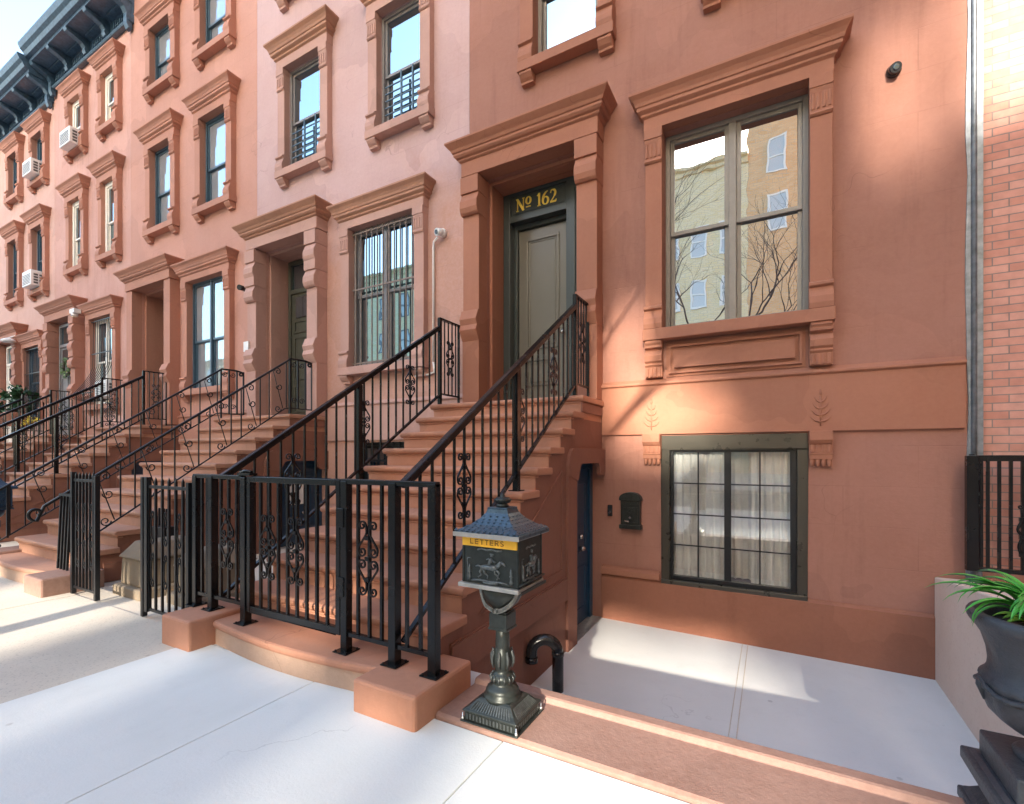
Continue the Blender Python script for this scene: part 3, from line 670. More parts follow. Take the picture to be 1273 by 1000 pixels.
# ------------------------------------------------------------------ stoops
CXS = -2.77; RISE, RUN, ZP, ZL, YL = .1855, .2728, .175, 2.03, 4.715
def make_stoop(step, cheek, blockm):
    st = empty('stoop', (CXS,2.2,0), None, 'stoop', 'stoops of the row')
    xl, xr = CXS-.97, CXS+.97
    yk = [YL-RUN*(10-k) for k in range(1,11)]           # nosing line of tread k
    body = MB()
    for k in range(1,10):
        z = ZP+RISE*k; body.box(xl,xr,yk[k-1]+.045,yk[k]+.045 if k < 9 else yk[9]+.045,-.62,z-.062) if k < 9 else None
    body = MB()
    for k in range(1,10):
        z = ZP+RISE*k; y0 = yk[k-1]+.045; y1 = yk[k]+.045
        if y1 <= 4.567: body.box(xl,xr,y0,y1,-.62,z-.06)
        else:
            body.box(xl,xr,y0,4.567,-.62,z-.06); body.box(xl,xr-.24,4.567,y1,-.62,z-.06); body.box(xr-.24,xr,4.567,y1,1.31,z-.06)
    y0 = yk[9]+.045
    body.box(xl,xr-.24,y0,F,-.62,ZL-.065); body.box(xr-.24,xr,y0,F,1.31,ZL-.065)
    b = body.build('body', step, st)
    # cheek facing: a skin on the +X side with band, pilaster and arch
    ck = MB()
    for k in range(1,10):
        z = ZP+RISE*k; y0 = yk[k-1]+.047; y1 = min(yk[k]+.047,4.565)
        ck.box(xr+.0015,xr+.006,y0,y1,-.62,z-.063)
    ck.box(xr+.0015,xr+.006,4.565,F,1.312,ZP+RISE*9-.063)
    ck.prism_x([(2.44,-.005),(4.33,-.005),(4.33,.20),(2.44,.20)],xr+.004,xr+.03)          # band
    ck.prism_x([(2.44,.20),(4.33,.20),(4.33,.215),(2.44,.215)],xr+.004,xr+.018)
    ck.box(xr+.004,xr+.035,4.33,4.567,-.60,1.20)                                            # pilaster
    ah = [(4.33,1.20),(4.567,1.14),(4.60,1.17),(4.61,1.22),(4.66,1.30),(4.70,1.312),(5.20,1.312),(5.25,1.27),(5.27,1.20),(5.31,1.17),(F-.001,1.17),(F-.001,1.47),(4.46,1.47),(4.40,1.44),(4.36,1.38),(4.33,1.30)]
    ck.prism_x(ah,xr-.0,xr+.045)
    # raised diagonal panel
    A,B_,D = Vector((xr+.005,2.78,.30)),Vector((xr+.005,4.22,.30)),Vector((xr+.005,4.22,1.25))
    for p,q_ in ((A,B_),(B_,D),(D,A)): ck.bar(p,q_,.028,.010)
    for z in (1.86,1.90): pass
    ck.prism_x([(4.75,1.855),(F,1.855),(F,1.955),(4.75,1.955)],xr+.004,xr+.022)
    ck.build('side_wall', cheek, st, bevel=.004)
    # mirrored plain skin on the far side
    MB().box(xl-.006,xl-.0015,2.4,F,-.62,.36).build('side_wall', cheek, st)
    tm = []
    for k in range(1,11):
        z = ZP+RISE*k; y0 = yk[k-1]; y1 = yk[k]+.06 if k < 10 else F
        e = .04; th = .062
        t = MB()
        prof = [(y1,z-th),(y0+.03,z-th),(y0+.012,z-th+.012),(y0+.002,z-th*.5),(y0+.006,z-.014),(y0+.02,z-.002),(y0+.035,z),(y1,z)]
        t.prism_x(prof, xl-e, xr+e)
        t.prism_x([(y0+.10,z-th-.024),(y0+.036,z-th-.024),(y0+.03,z-th-.002),(y0+.10,z-th-.002)], xl-.012, xr+.012)
        t.build('tread' if k < 10 else 'landing', step, st, bevel=.012, seg=2)
    # bottom platform, bowed towards the pavement, and end blocks
    P = [(-3.70-CXS, 2.55)]+[(-3.66-CXS+(1.66)*i/10, 2.03-.07*math.sin(math.pi*i/10)) for i in range(11)]+[(-1.98-CXS,2.55)]
    p = MB(); p.prism_z([(x+CXS,y) for x,y in P],ZP-.055,ZP)
    pf = p.build('platform', step, st, bevel=.02)
    p = MB(); p.prism_z([(x+CXS,y+(.022 if y < 2.5 else 0)) for x,y in P],-.1,ZP-.056); p.build('riser', M['rough_riser'], pf)
    p = MB(); p.box(-4.03,-3.65,1.865,2.40,-.1,.212); p.build('end_block', blockm, st, bevel=.018)
    p = MB(); p.box(-2.03,-1.59,1.87,2.385,-.1,.178); p.build('end_block', blockm, st, bevel=.018)
    # basement door under the stairs
    d = MB(); xd = xr-.13
    d.box(xd-.05,xd+.02,4.567,4.63,-.53,1.31); d.box(xd-.05,xd+.02,5.36,F-.003,-.53,1.31); d.box(xd-.05,xd+.02,4.63,5.36,1.24,1.31)
    dd = d.build('basement_door', M['door_navy'], st, bevel=.004)
    d = MB(); d.box(xd-.045,xd-.01,4.63,5.36,-.50,1.24)
    for z0,z1 in ((-.35,.15),(.28,1.1)):
        d.box(xd-.012,xd-.002,4.72,5.27,z0,z0+.03); d.box(xd-.012,xd-.002,4.72,5.27,z1-.03,z1); d.box(xd-.012,xd-.002,4.72,4.75,z0,z1); d.box(xd-.012,xd-.002,5.24,5.27,z0,z1)
    d.build('door_leaf', M['door_navy'], dd, bevel=.003)
    d = MB(); d.tube([(xd-.01,5.10,.35),(xd+.05,5.10,.35)],.022,12); d.tube([(xd+.05,5.10,.35),(xd+.05,5.0,.35)],.012,8); d.tube([(xd-.01,5.10,.48),(xd+.02,5.10,.48)],.026,14)
    d.build('handle', M['steel'], dd)
    d = MB(); d.box(xd-.05,xr+.02,4.60,F-.02,-.56,-.50); d.build('threshold', M['cast_pale'], dd)
    return st
stoop1 = make_stoop(M['step_a'], M['cheek_shade_a'], M['step_a']); tag(stoop1,'clean brown stoop of number 162 with ten steps and a navy door beneath')

# railings: straight black iron, built once on x=0 then copied
def make_railing(side=1):
    r = empty('stair_railing', (0,2.12,0), None, 'railing', 'straight black iron stair railings')
    g = lambda y: 1.225+(y-2.12)*(3.0-1.225)/2.70          # top rail line
    nb = lambda y: ZP+RISE*(1+(y-2.26)/RUN)+.055           # bottom rail line
    MB().bar((0,2.12,g(2.12)),(0,4.83,g(4.83)),.052,.05).build('handrail', M['iron'], r, bevel=.008)
    MB().bar((0,2.12,nb(2.12)),(0,4.80,nb(4.80)),.03,.022).build('bottom_rail', M['iron'], r)
    for y,zb in ((3.50,ZP+RISE*5),):
        q = MB(); q.box(-.024,.024,y-.024,y+.024,zb,g(y)-.02); q.box(-.05,.05,y-.05,y+.05,zb,zb+.008); q.build('post', M['iron'], r)
    q = MB(); q.box(-.02,.02,4.805,4.845,ZL,3.115); q.build('post', M['iron'], r)
    n = 22; ys = [2.27+(4.74-2.27)*i/(n-1) for i in range(n)]
    sc_i = (4,11,17)
    for i,y in enumerate(ys):
        if abs(y-3.5) < .05: continue
        MB().box(-.0075,.0075,y-.0075,y+.0075,nb(y),g(y)-.02).build('baluster', M['iron'], r)
    for i in sc_i:
        y = ys[i]; q = MB(); add_scroll(q,(0,y,(g(y)+nb(y))/2-.225),'y'); q.build('scroll', M['iron'], r)
    e = MB(); y0,y1 = 4.845,5.245
    e.bar((0,4.81,3.115),(0,y1,3.115),.04,.022); e.bar((0,y0,2.17),(0,y1,2.17),.024,.02); e.box(-.012,.012,y1-.024,y1,2.04,3.105)
    ep = e.build('end_panel', M['iron'], r)
    for i in range(4):
        y = y0+(y1-y0)*(i+1)/5; MB().box(-.0065,.0065,y-.0065,y+.0065,2.18,3.105).build('baluster', M['iron'], ep)
    q = MB(); add_scroll(q,(0,(y0+y1)/2,2.42),'y'); q.build('scroll', M['iron'], ep)
    return r
rail0 = make_railing(); rail0.location.x = -1.89; tag(rail0,'straight black railing on the side of stoop 162 nearest the pedestal mailbox')
rr = copy_tree(rail0); rr.location.x = -3.70; tag(rr,'straight black railing on the far side of stoop 162, beside the barred window')

# the front fence of 162
def make_fence():
    t = empty('iron_fence', (-2.9,2.12,.17), 'black square-bar fence and gate across the foot of stoop 162', 'fence')
    Y = 2.12; T = 1.24
    for x,zb,w in ((-4.03,.213,.052),(-3.81,.213,.056),(-3.39,ZP,.056),(-2.354,ZP,.052),(-1.955,.18,.056),(-1.665,.18,.054)):
        q = MB(); q.box(x-w/2,x+w/2,Y-w/2,Y+w/2,zb,T); q.box(x-.06,x+.06,Y-.06,Y+.06,zb,zb+.008)
        for sx in (-1,1):
            for sy in (-1,1): q.lathe([(.008,zb+.008),(.008,zb+.016)],(x+sx*.045,Y+sy*.045),6)
        q.build('post', M['iron'], t, bevel=.004)
    for a,b,c,d,e,g_ in ((-4.056,-3.418,-4.0,-3.41,.30,.325),(-2.38,-1.638,-2.33,-1.69,.275,.30)):
        MB().box(a,b,Y-.021,Y+.021,T-.02,T+.012).build('top_rail', M['iron'], t, bevel=.004)
        MB().box(c,d,Y-.015,Y+.015,e,g_).build('bottom_rail', M['iron'], t)
    for x in (-3.955,-3.885,-3.70,-3.60,-3.50,-2.25,-2.155,-2.055,-1.86,-1.76):
        MB().box(x-.009,x+.009,Y-.009,Y+.009,.30,T-.018).build('baluster', M['iron'], t)
    for x in (-3.60,-2.155):
        q = MB(); add_scroll(q,(x,Y-.014,.55)); q.build('scroll', M['iron'], t)
    g = MB(); a,b = -3.352,-2.392
    g.box(a,a+.04,Y-.02,Y+.02,.27,T+.006); g.box(b-.035,b,Y-.02,Y+.02,.27,T+.006); g.box(a+.04,b-.035,Y-.02,Y+.02,T-.034,T+.006); g.box(a+.04,b-.035,Y-.02,Y+.02,.27,.315)
    g.box(b-.01,b+.045,Y-.034,Y-.018,.52,.64); g.box(b-.01,b+.045,Y-.034,Y-.018,.95,1.07)
    gt = g.build('gate', M['iron'], t, bevel=.004)
    n = 8
    for i in range(n):
        x = a+.04+(b-.075-a)*(i+1)/(n+1); MB().box(x-.009,x+.009,Y-.009,Y+.009,.315,T-.034).build('baluster', M['iron'], gt)
    for i in (1,4):
        x = a+.04+(b-.075-a)*(i+1)/(n+1); q = MB(); add_scroll(q,(x,Y-.014,.53)); q.build('scroll', M['iron'], gt)
    q = MB(); q.box(-3.45,-3.30,Y-.03,Y+.03,T+.012,T+.03); q.tube([(-3.46,Y,T+.03),(-3.40,Y,T+.045),(-3.32,Y,T+.035)],.012,8); q.build('latch', M['iron'], gt)
    return t
make_fence()

# ------------------------------------------------------------------ pedestal mailbox
def make_mailbox():
    cx, cy = -1.26, 2.18; zb = .03
    t = empty('pedestal_mailbox', (cx,cy,zb), 'ornate dark cast metal mailbox with a yellow LETTERS slot on a fluted pedestal', 'mailbox')
    q = MB(); q.box(cx-.168,cx+.168,cy-.15,cy+.15,zb,zb+.008)
    q.square_lathe([(.150,zb+.008),(.150,zb+.05),(.158,zb+.052),(.158,zb+.06),(.13,zb+.075),(.10,zb+.105),(.088,zb+.112)],(cx,cy),1,.9)
    base = q.build('base', M['cast'], t, bevel=.003)
    q = MB()
    for s in (-1,1):
        for k in range(14):
            x = cx-.13+.26*k/13; q.box(x-.005,x+.005,cy-.137-.003,cy-.12,zb+.016,zb+.044) if s < 0 else None
        for k in range(12):
            y = cy-.11+.22*k/11; q.box(cx+.148,cx+.153,y-.005,y+.005,zb+.016,zb+.044) if s > 0 else None
    for k in range(16):
        x = cx-.115+.23*k/15; q.bar((x,cy-.132,zb+.064),(x*.8+cx*.2,cy-.098,zb+.099),.006,.006)
        y = cy-.1+.2*k/15; q.bar((cx+.146,y,zb+.064),(cx+.108,y*.8+cy*.2,zb+.099),.006,.006)
    q.build('base_ornament', M['cast_mid'], base)
    q = MB()
    for sx in (-1,1):
        for sy in (-1,1):
            q.lathe([(.009,zb+.008),(.009,zb+.022),(.004,zb+.024),(.004,zb+.045)],(cx+sx*.157,cy+sy*.139),8)
    q.build('bolt', M['steel'], base)
    q = MB()
    q.lathe([(.098,zb+.10),(.098,zb+.12),(.083,zb+.128),(.088,zb+.145),(.078,zb+.16),(.056,zb+.17),(.05,zb+.182),(.062,zb+.20),(.064,zb+.215),(.05,zb+.23),(.037,zb+.238),(.04,zb+.25),(.05,zb+.28),(.053,zb+.31),(.047,zb+.345),(.038,zb+.36),(.038,zb+.37),(.037,zb+.42),(.035,zb+.455),(.03,zb+.46)],(cx,cy),28)
    col = q.build('column', M['cast'], t)
    q = MB()
    for k in range(8):
        a = 2*math.pi*k/8+.2; c,s = math.cos(a),math.sin(a)
        q.tube([(cx+c*.052,cy+s*.052,zb+.262),(cx+c*.060,cy+s*.060,zb+.29),(cx+c*.060,cy+s*.060,zb+.318),(cx+c*.050,cy+s*.050,zb+.345),(cx+c*.058,cy+s*.058,zb+.352)],[.004,.008,.010,.007,.003],6)
    for k in range(14):
        a = 2*math.pi*k/14; c,s = math.cos(a),math.sin(a); q.tube([(cx+c*.060,cy+s*.060,zb+.19),(cx+c*.066,cy+s*.066,zb+.208),(cx+c*.056,cy+s*.056,zb+.226)],[.004,.006,.004],5)
    q.build('leaf_ornament', M['cast_mid'], col)
    q = MB(); q.box(cx-.052,cx+.052,cy-.052,cy+.052,zb+.462,zb+.548); q.box(cx-.056,cx+.056,cy-.056,cy+.056,zb+.462,zb+.474); q.box(cx-.046,cx+.046,cy-.046,cy+.046,zb+.548,zb+.558)
    q.build('block', M['cast'], t, bevel=.003)
    q = MB(); q.lathe([(.02,zb+.557),(.048,zb+.568),(.062,zb+.583),(.085,zb+.605),(.104,zb+.64),(.112,zb+.69)],(cx,cy),28); cup = q.build('cup', M['cast'], t)
    q = MB()
    for s in (-1,1):
        for dx_,dy_ in ((1,0),):
            pts = catmull([(.112,zb+.672),(.092,zb+.625),(.055,zb+.588),(.008,zb+.566)],6)
            yy = [(.028+(.058-.028)*min(1,(.112-x)/.05)) for x,z in pts]
            for (x,z),y_ in zip(pts,yy):
                X_,Y_ = (cx+s*x, cy-y_-.012) if dx_ else (cx+y_+.012, cy+s*x)
                q.box(X_-.006,X_+.006,Y_-.006,Y_+.006,z-.009,z+.011)
            q.tube([((cx+s*x, cy-y_-.010, z-.006) if dx_ else (cx+y_+.010, cy+s*x, z-.006)) for (x,z),y_ in zip(pts,yy)],.0065,6)
    q.lathe([(.005,zb+.552),(.018,zb+.562),(.018,zb+.575),(.005,zb+.585)],(cx,cy-.05),10)
    q.build('scroll_bracket', M['cast_edge'], cup)
    bx0,bx1,by0,by1 = cx-.168,cx+.162,2.055,2.315
    q = MB(); q.box(bx0,bx1,by0,by1,.745,.99)
    for x in (bx0,bx1-.012): q.box(x,x+.012,by0-.004,by0+.002,.745,.93)
    q.box(bx1-.001,bx1+.004,by0,by0+.012,.745,.98); q.box(bx1-.001,bx1+.004,by1-.012,by1,.745,.98)
    bd = q.build('box_body', M['cast'], t, bevel=.003)
    q = MB(); q.box(bx0-.018,bx1+.008,by0-.018,by1+.01,.722,.744); q.build('bottom_ledge', M['cast_pale'], bd, bevel=.004)
    q = MB(); q.box(bx1+.0165,bx1+.0225,by0-.01,by1+.01,.72,.735); q.tube([(bx1+.012,by0-.005,.765),(bx1+.012,by1+.005,.765)],.006,6); q.build('ledge_rod', M['cast'], bd)
    q = MB(); q.box(bx0+.006,bx1-.004,by0-.012,by0,.936,.986); pl = q.build('letter_slot', M['brass'], bd, bevel=.003)
    # LETTERS
    q = MB(); h = .026; x = bx0+.058; z = .948; y0,y1 = by0-.0145,by0-.011; st_ = .0045
    def sk(P): q.ribbon(P, st_, y0, y1)
    for ch in 'LETTERS':
        wd = .019
        if ch == 'L': sk([(x,z+h),(x,z)]); sk([(x,z+st_/2),(x+wd,z+st_/2)])
        if ch == 'E': sk([(x,z+h),(x,z)]); [sk([(x,zz),(x+wd,zz)]) for zz in (z+st_/2,z+h/2,z+h-st_/2)]
        if ch == 'T': sk([(x+wd/2,z+h),(x+wd/2,z)]); sk([(x-.001,z+h-st_/2),(x+wd+.001,z+h-st_/2)])
        if ch == 'R': sk([(x,z+h),(x,z)]); sk([(x,z+h-.002),(x+wd*.7,z+h-.003),(x+wd*.9,z+h*.76),(x+wd*.7,z+h*.52),(x,z+h*.5)]); sk([(x+wd*.45,z+h*.5),(x+wd,z)])
        if ch == 'S': sk(catmull([(x+wd*.9,z+h*.86),(x+wd*.5,z+h*.96),(x+wd*.1,z+h*.74),(x+wd*.5,z+h*.5),(x+wd*.92,z+h*.26),(x+wd*.5,z+h*.04),(x+wd*.08,z+h*.15)],3))
        x += wd+.0105
    q.build('lettering', M['brass_dark'], pl)
    # horse and rider relief
    def relief(T, name):
        q = MB()
        def tb(P, r): q.tube([T(*p) for p in P], r, 6)
        tb([(-.048,.058),(-.02,.062),(.015,.060),(.04,.068)],[.012,.015,.015,.013])
        tb([(.035,.066),(.058,.086),(.066,.098)],[.013,.010,.008]); tb([(.062,.096),(.082,.086),(.09,.078)],[.008,.0065,.0045])
        tb([(-.048,.060),(-.07,.066),(-.088,.060)],[.006,.005,.002])
        tb([(-.045,.055),(-.06,.035),(-.05,.022),(-.07,.006)],[.009,.006,.0045,.004]); tb([(-.035,.052),(-.03,.030),(-.012,.020),(-.016,.004)],[.009,.006,.0045,.004])
        tb([(.035,.056),(.055,.040),(.045,.022),(.055,.012)],[.008,.0055,.0045,.004]); tb([(.03,.054),(.03,.034),(.048,.022),(.040,.004)],[.008,.0055,.0045,.004])
        tb([(-.005,.074),(.004,.098),(.008,.110)],[.010,.010,.007]); q.tube([T(.011,.118),T(.013,.126)],[.008,.007],8); tb([(.0,.130),(.024,.128)],.004)
        tb([(.006,.104),(.022,.094),(.036,.092)],.0045); tb([(.0,.078),(.014,.062),(.010,.046)],[.007,.006,.004])
        tb([(-.002,.106),(-.022,.100)],[.005,.002])
        tb([(-.11,-.012),(-.06,-.006),(0,-.010),(.06,-.006),(.11,-.012)],.005)
        tb([(-.04,-.016),(0,-.020),(.045,-.015)],.006)
        tb([(-.075,.146),(-.05,.154),(-.02,.148),(.01,.154),(.04,.148),(.07,.152)],.0045)
        for s in (-1,1):
            tb([(s*.122,-.010),(s*.122,.02),(s*.122,.05),(s*.122,.07)],[.010,.007,.008,.002]); tb([(s*.133,.0),(s*.111,.0)],.003); tb([(s*.131,.03),(s*.113,.03)],.003)
        tb([(-.135,-.018),(-.135,.10)],.0022); tb([(-.135,.10),(-.11,.10)],.0022)
        return q.build(name, M['cast_rub'], bd)
    relief(lambda x,z: (cx+x, by0-.002, .772+z), 'rider_relief')
    relief(lambda x,z: (bx1+.002, (by0+by1)/2+x*.72, .785+z), 'rider_relief')
    q = MB(); c2 = ((bx0+bx1)/2,(by0+by1)/2)
    q.square_lathe([(.186,.986),(.190,.990),(.190,1.006),(.184,1.012),(.165,1.022),(.125,1.042),(.09,1.07),(.066,1.10),(.058,1.122)],c2,1,.93)
    rf = q.build('lid', M['cast_blue'], t, bevel=.002)
    q = MB(); q.box(c2[0]-.1915,c2[0]+.1915,c2[1]-.179,c2[1]-.175,.986,1.0085); q.build('lid_edge', M['cast_pale'], rf)
    q = MB()                                                     # scale pattern of the lid
    P = [(.186,1.0175),(.165,1.0225),(.145,1.032),(.125,1.0425),(.107,1.0565),(.09,1.0705),(.078,1.0855)]
    for i,(r,z) in enumerate(P):
        n = max(4,int(r/.0165))
        for k in range(n):
            u = -r+2*r*(k+.5+(.25 if i%2 else -.25))/n
            if abs(u) > r-.008: continue
            for (x,y,dx,dy) in ((c2[0]+u,c2[1]-r*.93,1,0),(c2[0]+r,c2[1]+u*.93,0,1)):
                q.hexa([(x-dx*.009-dy*.0,y-dy*.009,z-.004),(x+(0 if dx else .008),y-(.008 if dx else 0),z-.003),(x+dx*.009,y+dy*.009,z-.004),(x-(0 if dx else .014),y+(.014 if dx else 0),z+.006),
                        (x-dx*.009,y-dy*.009,z+.0005),(x+(0 if dx else .008),y-(.008 if dx else 0),z+.0015),(x+dx*.009,y+dy*.009,z+.0005),(x-(0 if dx else .014),y+(.014 if dx else 0),z+.0105)])
    q.build('lid_scales', M['cast_blue'], rf)
    q = MB(); q.box(c2[0]-.06,c2[0]+.06,c2[1]-.056,c2[1]+.056,1.118,1.128); q.build('lid_cap', M['cast_blue'], rf, bevel=.003)
    q = MB(); q.lathe([(.034,1.128),(.034,1.138),(.026,1.142),(.03,1.148),(.044,1.160),(.044,1.169),(.03,1.177),(.012,1.182),(.013,1.188),(.008,1.196),(.002,1.198)],c2,20); fi = q.build('finial', M['cast'], t)
    q = MB()
    for k in range(12):
        a = 2*math.pi*k/12; q.tube([(c2[0]+math.cos(a)*.034,c2[1]+math.sin(a)*.034,1.15),(c2[0]+math.cos(a)*.0455,c2[1]+math.sin(a)*.0455,1.164),(c2[0]+math.cos(a)*.03,c2[1]+math.sin(a)*.03,1.176)],.0035,5)
    q.build('finial_ribs', M['cast'], fi)
    return t
mail = make_mailbox()

# ------------------------------------------------------------------ areaway, kerb, pavement, road
def structure(o): o['kind'] = 'structure'; return o
q = MB(); q.prism_x([(2.032,-.65),(2.032,.018),(2.05,.03),(2.405,.03),(2.418,.055),(2.43,.06),(2.49,.06),(2.50,.05),(2.50,-.65)],-1.588,1.45)
structure(q.build('kerb', M['kerb_stone'], None, bevel=.004))
q = MB(); q.hexa([(-1.8,2.5,-.66),(1.21,2.5,-.66),(1.21,F,-.66),(-1.8,F,-.66),(-1.8,2.5,-.53),(1.21,2.5,-.575),(1.21,F,-.553),(-1.8,F,-.503)])
structure(q.build('areaway_floor', M['area_floor'], None))
q = MB()                                       # patched joint across the areaway floor
for xo in (-.285,-.235):
    q.hexa([(xo,2.51,-.56),(xo+.006,2.51,-.56),(xo+.006-.02,F-.04,-.533),(xo-.02,F-.04,-.533),(xo,2.51,-.5485),(xo+.006,2.51,-.5485),(xo+.006-.02,F-.04,-.5245),(xo-.02,F-.04,-.5245)])
structure(q.build('floor_joint', M['walk_old'], None))
structure(MB().box(-200,200,-200,200,-1.2,-.72).build('ground', M['asphalt'], None))
structure(MB().box(-60,40,-2.42,2.2,-.7,-.03).build('pavement_bed', M['gap'], None))
def slabs(name, x0, x1, y0, y1, nx, ny, mat, z=0, g=.006):
    q = MB()
    for i in range(nx):
        for j in range(ny):
            a = x0+(x1-x0)*i/nx; b = x0+(x1-x0)*(i+1)/nx; c = y0+(y1-y0)*j/ny; d = y0+(y1-y0)*(j+1)/ny
            q.box(a+g/2,b-g/2,c+g/2,d-g/2,z-.09,z+.0015*((i*7+j*3)%3))
    return structure(q.build(name, mat, None, bevel=.004))
slabs('pavement', -3.83, 6.81, -2.4, 2.03, 8, 3, M['walk_new'])
structure(MB().box(-3.83,-1.55,2.034,2.6,-.5,-.004).build('pavement_strip', M['walk_new'], None))
slabs('old_pavement', -55, -3.832, -2.4, 2.1, 22, 2, M['walk_old'], -.004, .008)
structure(MB().box(-55,-3.832,2.104,F-.002,-.5,-.012).build('front_yard', M['walk_old'], None))
structure(MB().box(-80,60,-2.55,-2.42,-.7,0).build('kerbstone', M['walk_old'], None))
structure(MB().box(-80,60,-10,-2.55,-.71,-.14).build('road', M['asphalt'], None))
structure(MB().box(-80,60,-29.8,-10,-.71,0).build('far_pavement', M['walk_old'], None))

# drain pipe
q = MB(); px,py = -1.56,3.60; pts = [(px,py,-.53),(px,py,-.21)]
dx,dy = -.19,-.10; n = 10
for k in range(1,n+1):
    a = math.pi*k/n; pts.append((px+dx*(1-math.cos(a))/2, py+dy*(1-math.cos(a))/2, -.21+.105*math.sin(a)))
pts.append((px+dx,py+dy,-.29))
q.tube(pts,.046,18)
dp = q.build('drain_pipe', M['pipe'], None, org=(px,py,-.53)); tag(dp,'glossy black bent vent pipe rising from the areaway floor beside the stoop','pipe')
MB().tube([(px,py,-.235),(px,py,-.20)],.051,18).build('coupling', M['pipe'], dp); MB().tube([(px+dx,py+dy,-.25),(px+dx,py+dy,-.292)],.051,18).build('coupling', M['pipe'], dp)

# white side wall of the areaway and the raised forecourt next door
q = MB(); q.hexa([(1.21,2.55,-.66),(1.43,2.55,-.66),(1.43,F-.003,-.66),(1.21,F-.003,-.66),(1.21,2.55,.70),(1.43,2.55,.70),(1.43,F-.003,.335),(1.21,F-.003,.335)])
ww = q.build('low_wall', M['white_wall'], None, bevel=.012, org=(1.3,4,-.5)); tag(ww,'pale painted low wall closing the right end of the areaway behind the urn','wall')
structure(MB().box(1.434,7,2.55,F,-.66,.32).build('forecourt', M['white_wall'], None))
# brick building next door
q = MB(); bb = empty('brick_building',(4,F,0),'pink brick building standing right of the brown house','building')
q = MB(); grid_wall(q,1.52,9,-.7,14,[(2.3,2.95,2.8,5.0),(2.3,2.95,6.4,8.4)],F+.03,.12); q.add([(1.52,F+.03,-.7),(1.52,F+10,-.7),(1.52,F+10,14),(1.52,F+.03,14)],[(0,1,2,3)]); q.add([(9,F+.03,-.7),(9,F+10,-.7),(9,F+10,14),(9,F+.03,14)],[(0,1,2,3)])
q.add([(1.52,F+10,-.7),(9,F+10,-.7),(9,F+10,14),(1.52,F+10,14)],[(0,1,2,3)]); q.box(1.52,9,F+.05,F+10,14,14.1)
q.build('wall', M['brick'], bb, fix=False)
# unseen wing added forward to the pavement line, shading right-facing sides
q = MB(); q.box(3.3,14,2.05,F+.02,-.7,21); q.build('shade_wing', M['brick'], bb)
for za,zb in ((2.8,5.0),(6.4,8.4)): sash_window(bb,2.3,2.95,za,zb,M['frame_white'],y=F+.05)
q = MB(); q.box(1.52,9,F-.02,F+.03,.32,.44); q.build('base_course', M['trim_c'], bb)
# ragged flashing strip between the two buildings
q = MB(); zs = [-.5+i*.33 for i in range(42)]; L = []; Rr = []
for i,z in enumerate(zs): L.append((1.418+rnd.uniform(-.008,.012)+(.012 if 1.2 < z < 2.4 else 0),z)); Rr.append((1.525,z))
for i in range(len(zs)-1):
    a0,a1 = L[i],L[i+1]
    q.hexa([(a0[0],F-.012,a0[1]),(1.525,F-.012,a0[1]),(1.525,F+.028,a0[1]),(a0[0],F+.028,a0[1]),(a1[0],F-.012,a1[1]),(1.525,F-.012,a1[1]),(1.525,F+.028,a1[1]),(a1[0],F+.028,a1[1])])
q.tube([(1.465,F-.02,-.5),(1.465,F-.02,13.2)],.018,12)
fl = q.build('flashing_strip', M['flash'], None, org=(1.47,F,0)); tag(fl,'ragged grey metal flashing strip between brown stucco and pink brick','flashing')
# gate next door
gx0,gx1,gy,gz0,gz1 = 1.372,2.6,5.28,.45,1.395
g = empty('iron_gate',(gx0,gy,gz0),'black iron gate with narrow bars in front of the pink brick wall','gate')
q = MB(); q.box(gx0,gx0+.075,gy-.03,gy+.03,gz0,gz1); q.box(gx1-.07,gx1,gy-.03,gy+.03,gz0,gz1); q.box(gx0+.075,gx1-.07,gy-.02,gy+.02,gz1-.045,gz1+.004); q.box(gx0+.075,gx1-.07,gy-.02,gy+.02,gz0,gz0+.035)
q.box(gx0+.085,gx0+.105,gy-.015,gy+.015,gz0+.035,gz1-.045)
q.build('frame', M['iron'], g, bevel=.004)
for i in range(16):
    x = gx0+.135+i*.068
    if x > gx1-.09: break
    MB().box(x-.010,x+.010,gy-.010,gy+.010,gz0+.035,gz1-.045).build('bar', M['iron'], g)
q = MB(); xx = gx0+.135+3*.068
for s in (-1,1):
    q.tube([(xx+s*a,gy-.02,gz0+b) for a,b in catmull([(.006,.13),(.028,.22),(.012,.30),(.034,.36),(.010,.44),(.012,.52)],4)],.010,6)
    q.tube([(xx+s*a,gy-.02,gz0+b) for a,b in spiral(.018,.54,.018,.005,math.pi,1,8)],.007,5)
for zz in (.30,.44,.16): q.box(xx-.026,xx+.026,gy-.032,gy-.008,gz0+zz-.016,gz0+zz+.016)
q.build('scroll', M['iron'], g)
for zz in (.0,):
    q = MB(); q.lathe([(.018,gz1+.004),(.018,gz1+.012)],(gx0+.037,gy),10); q.build('post_cap', M['iron'], g)

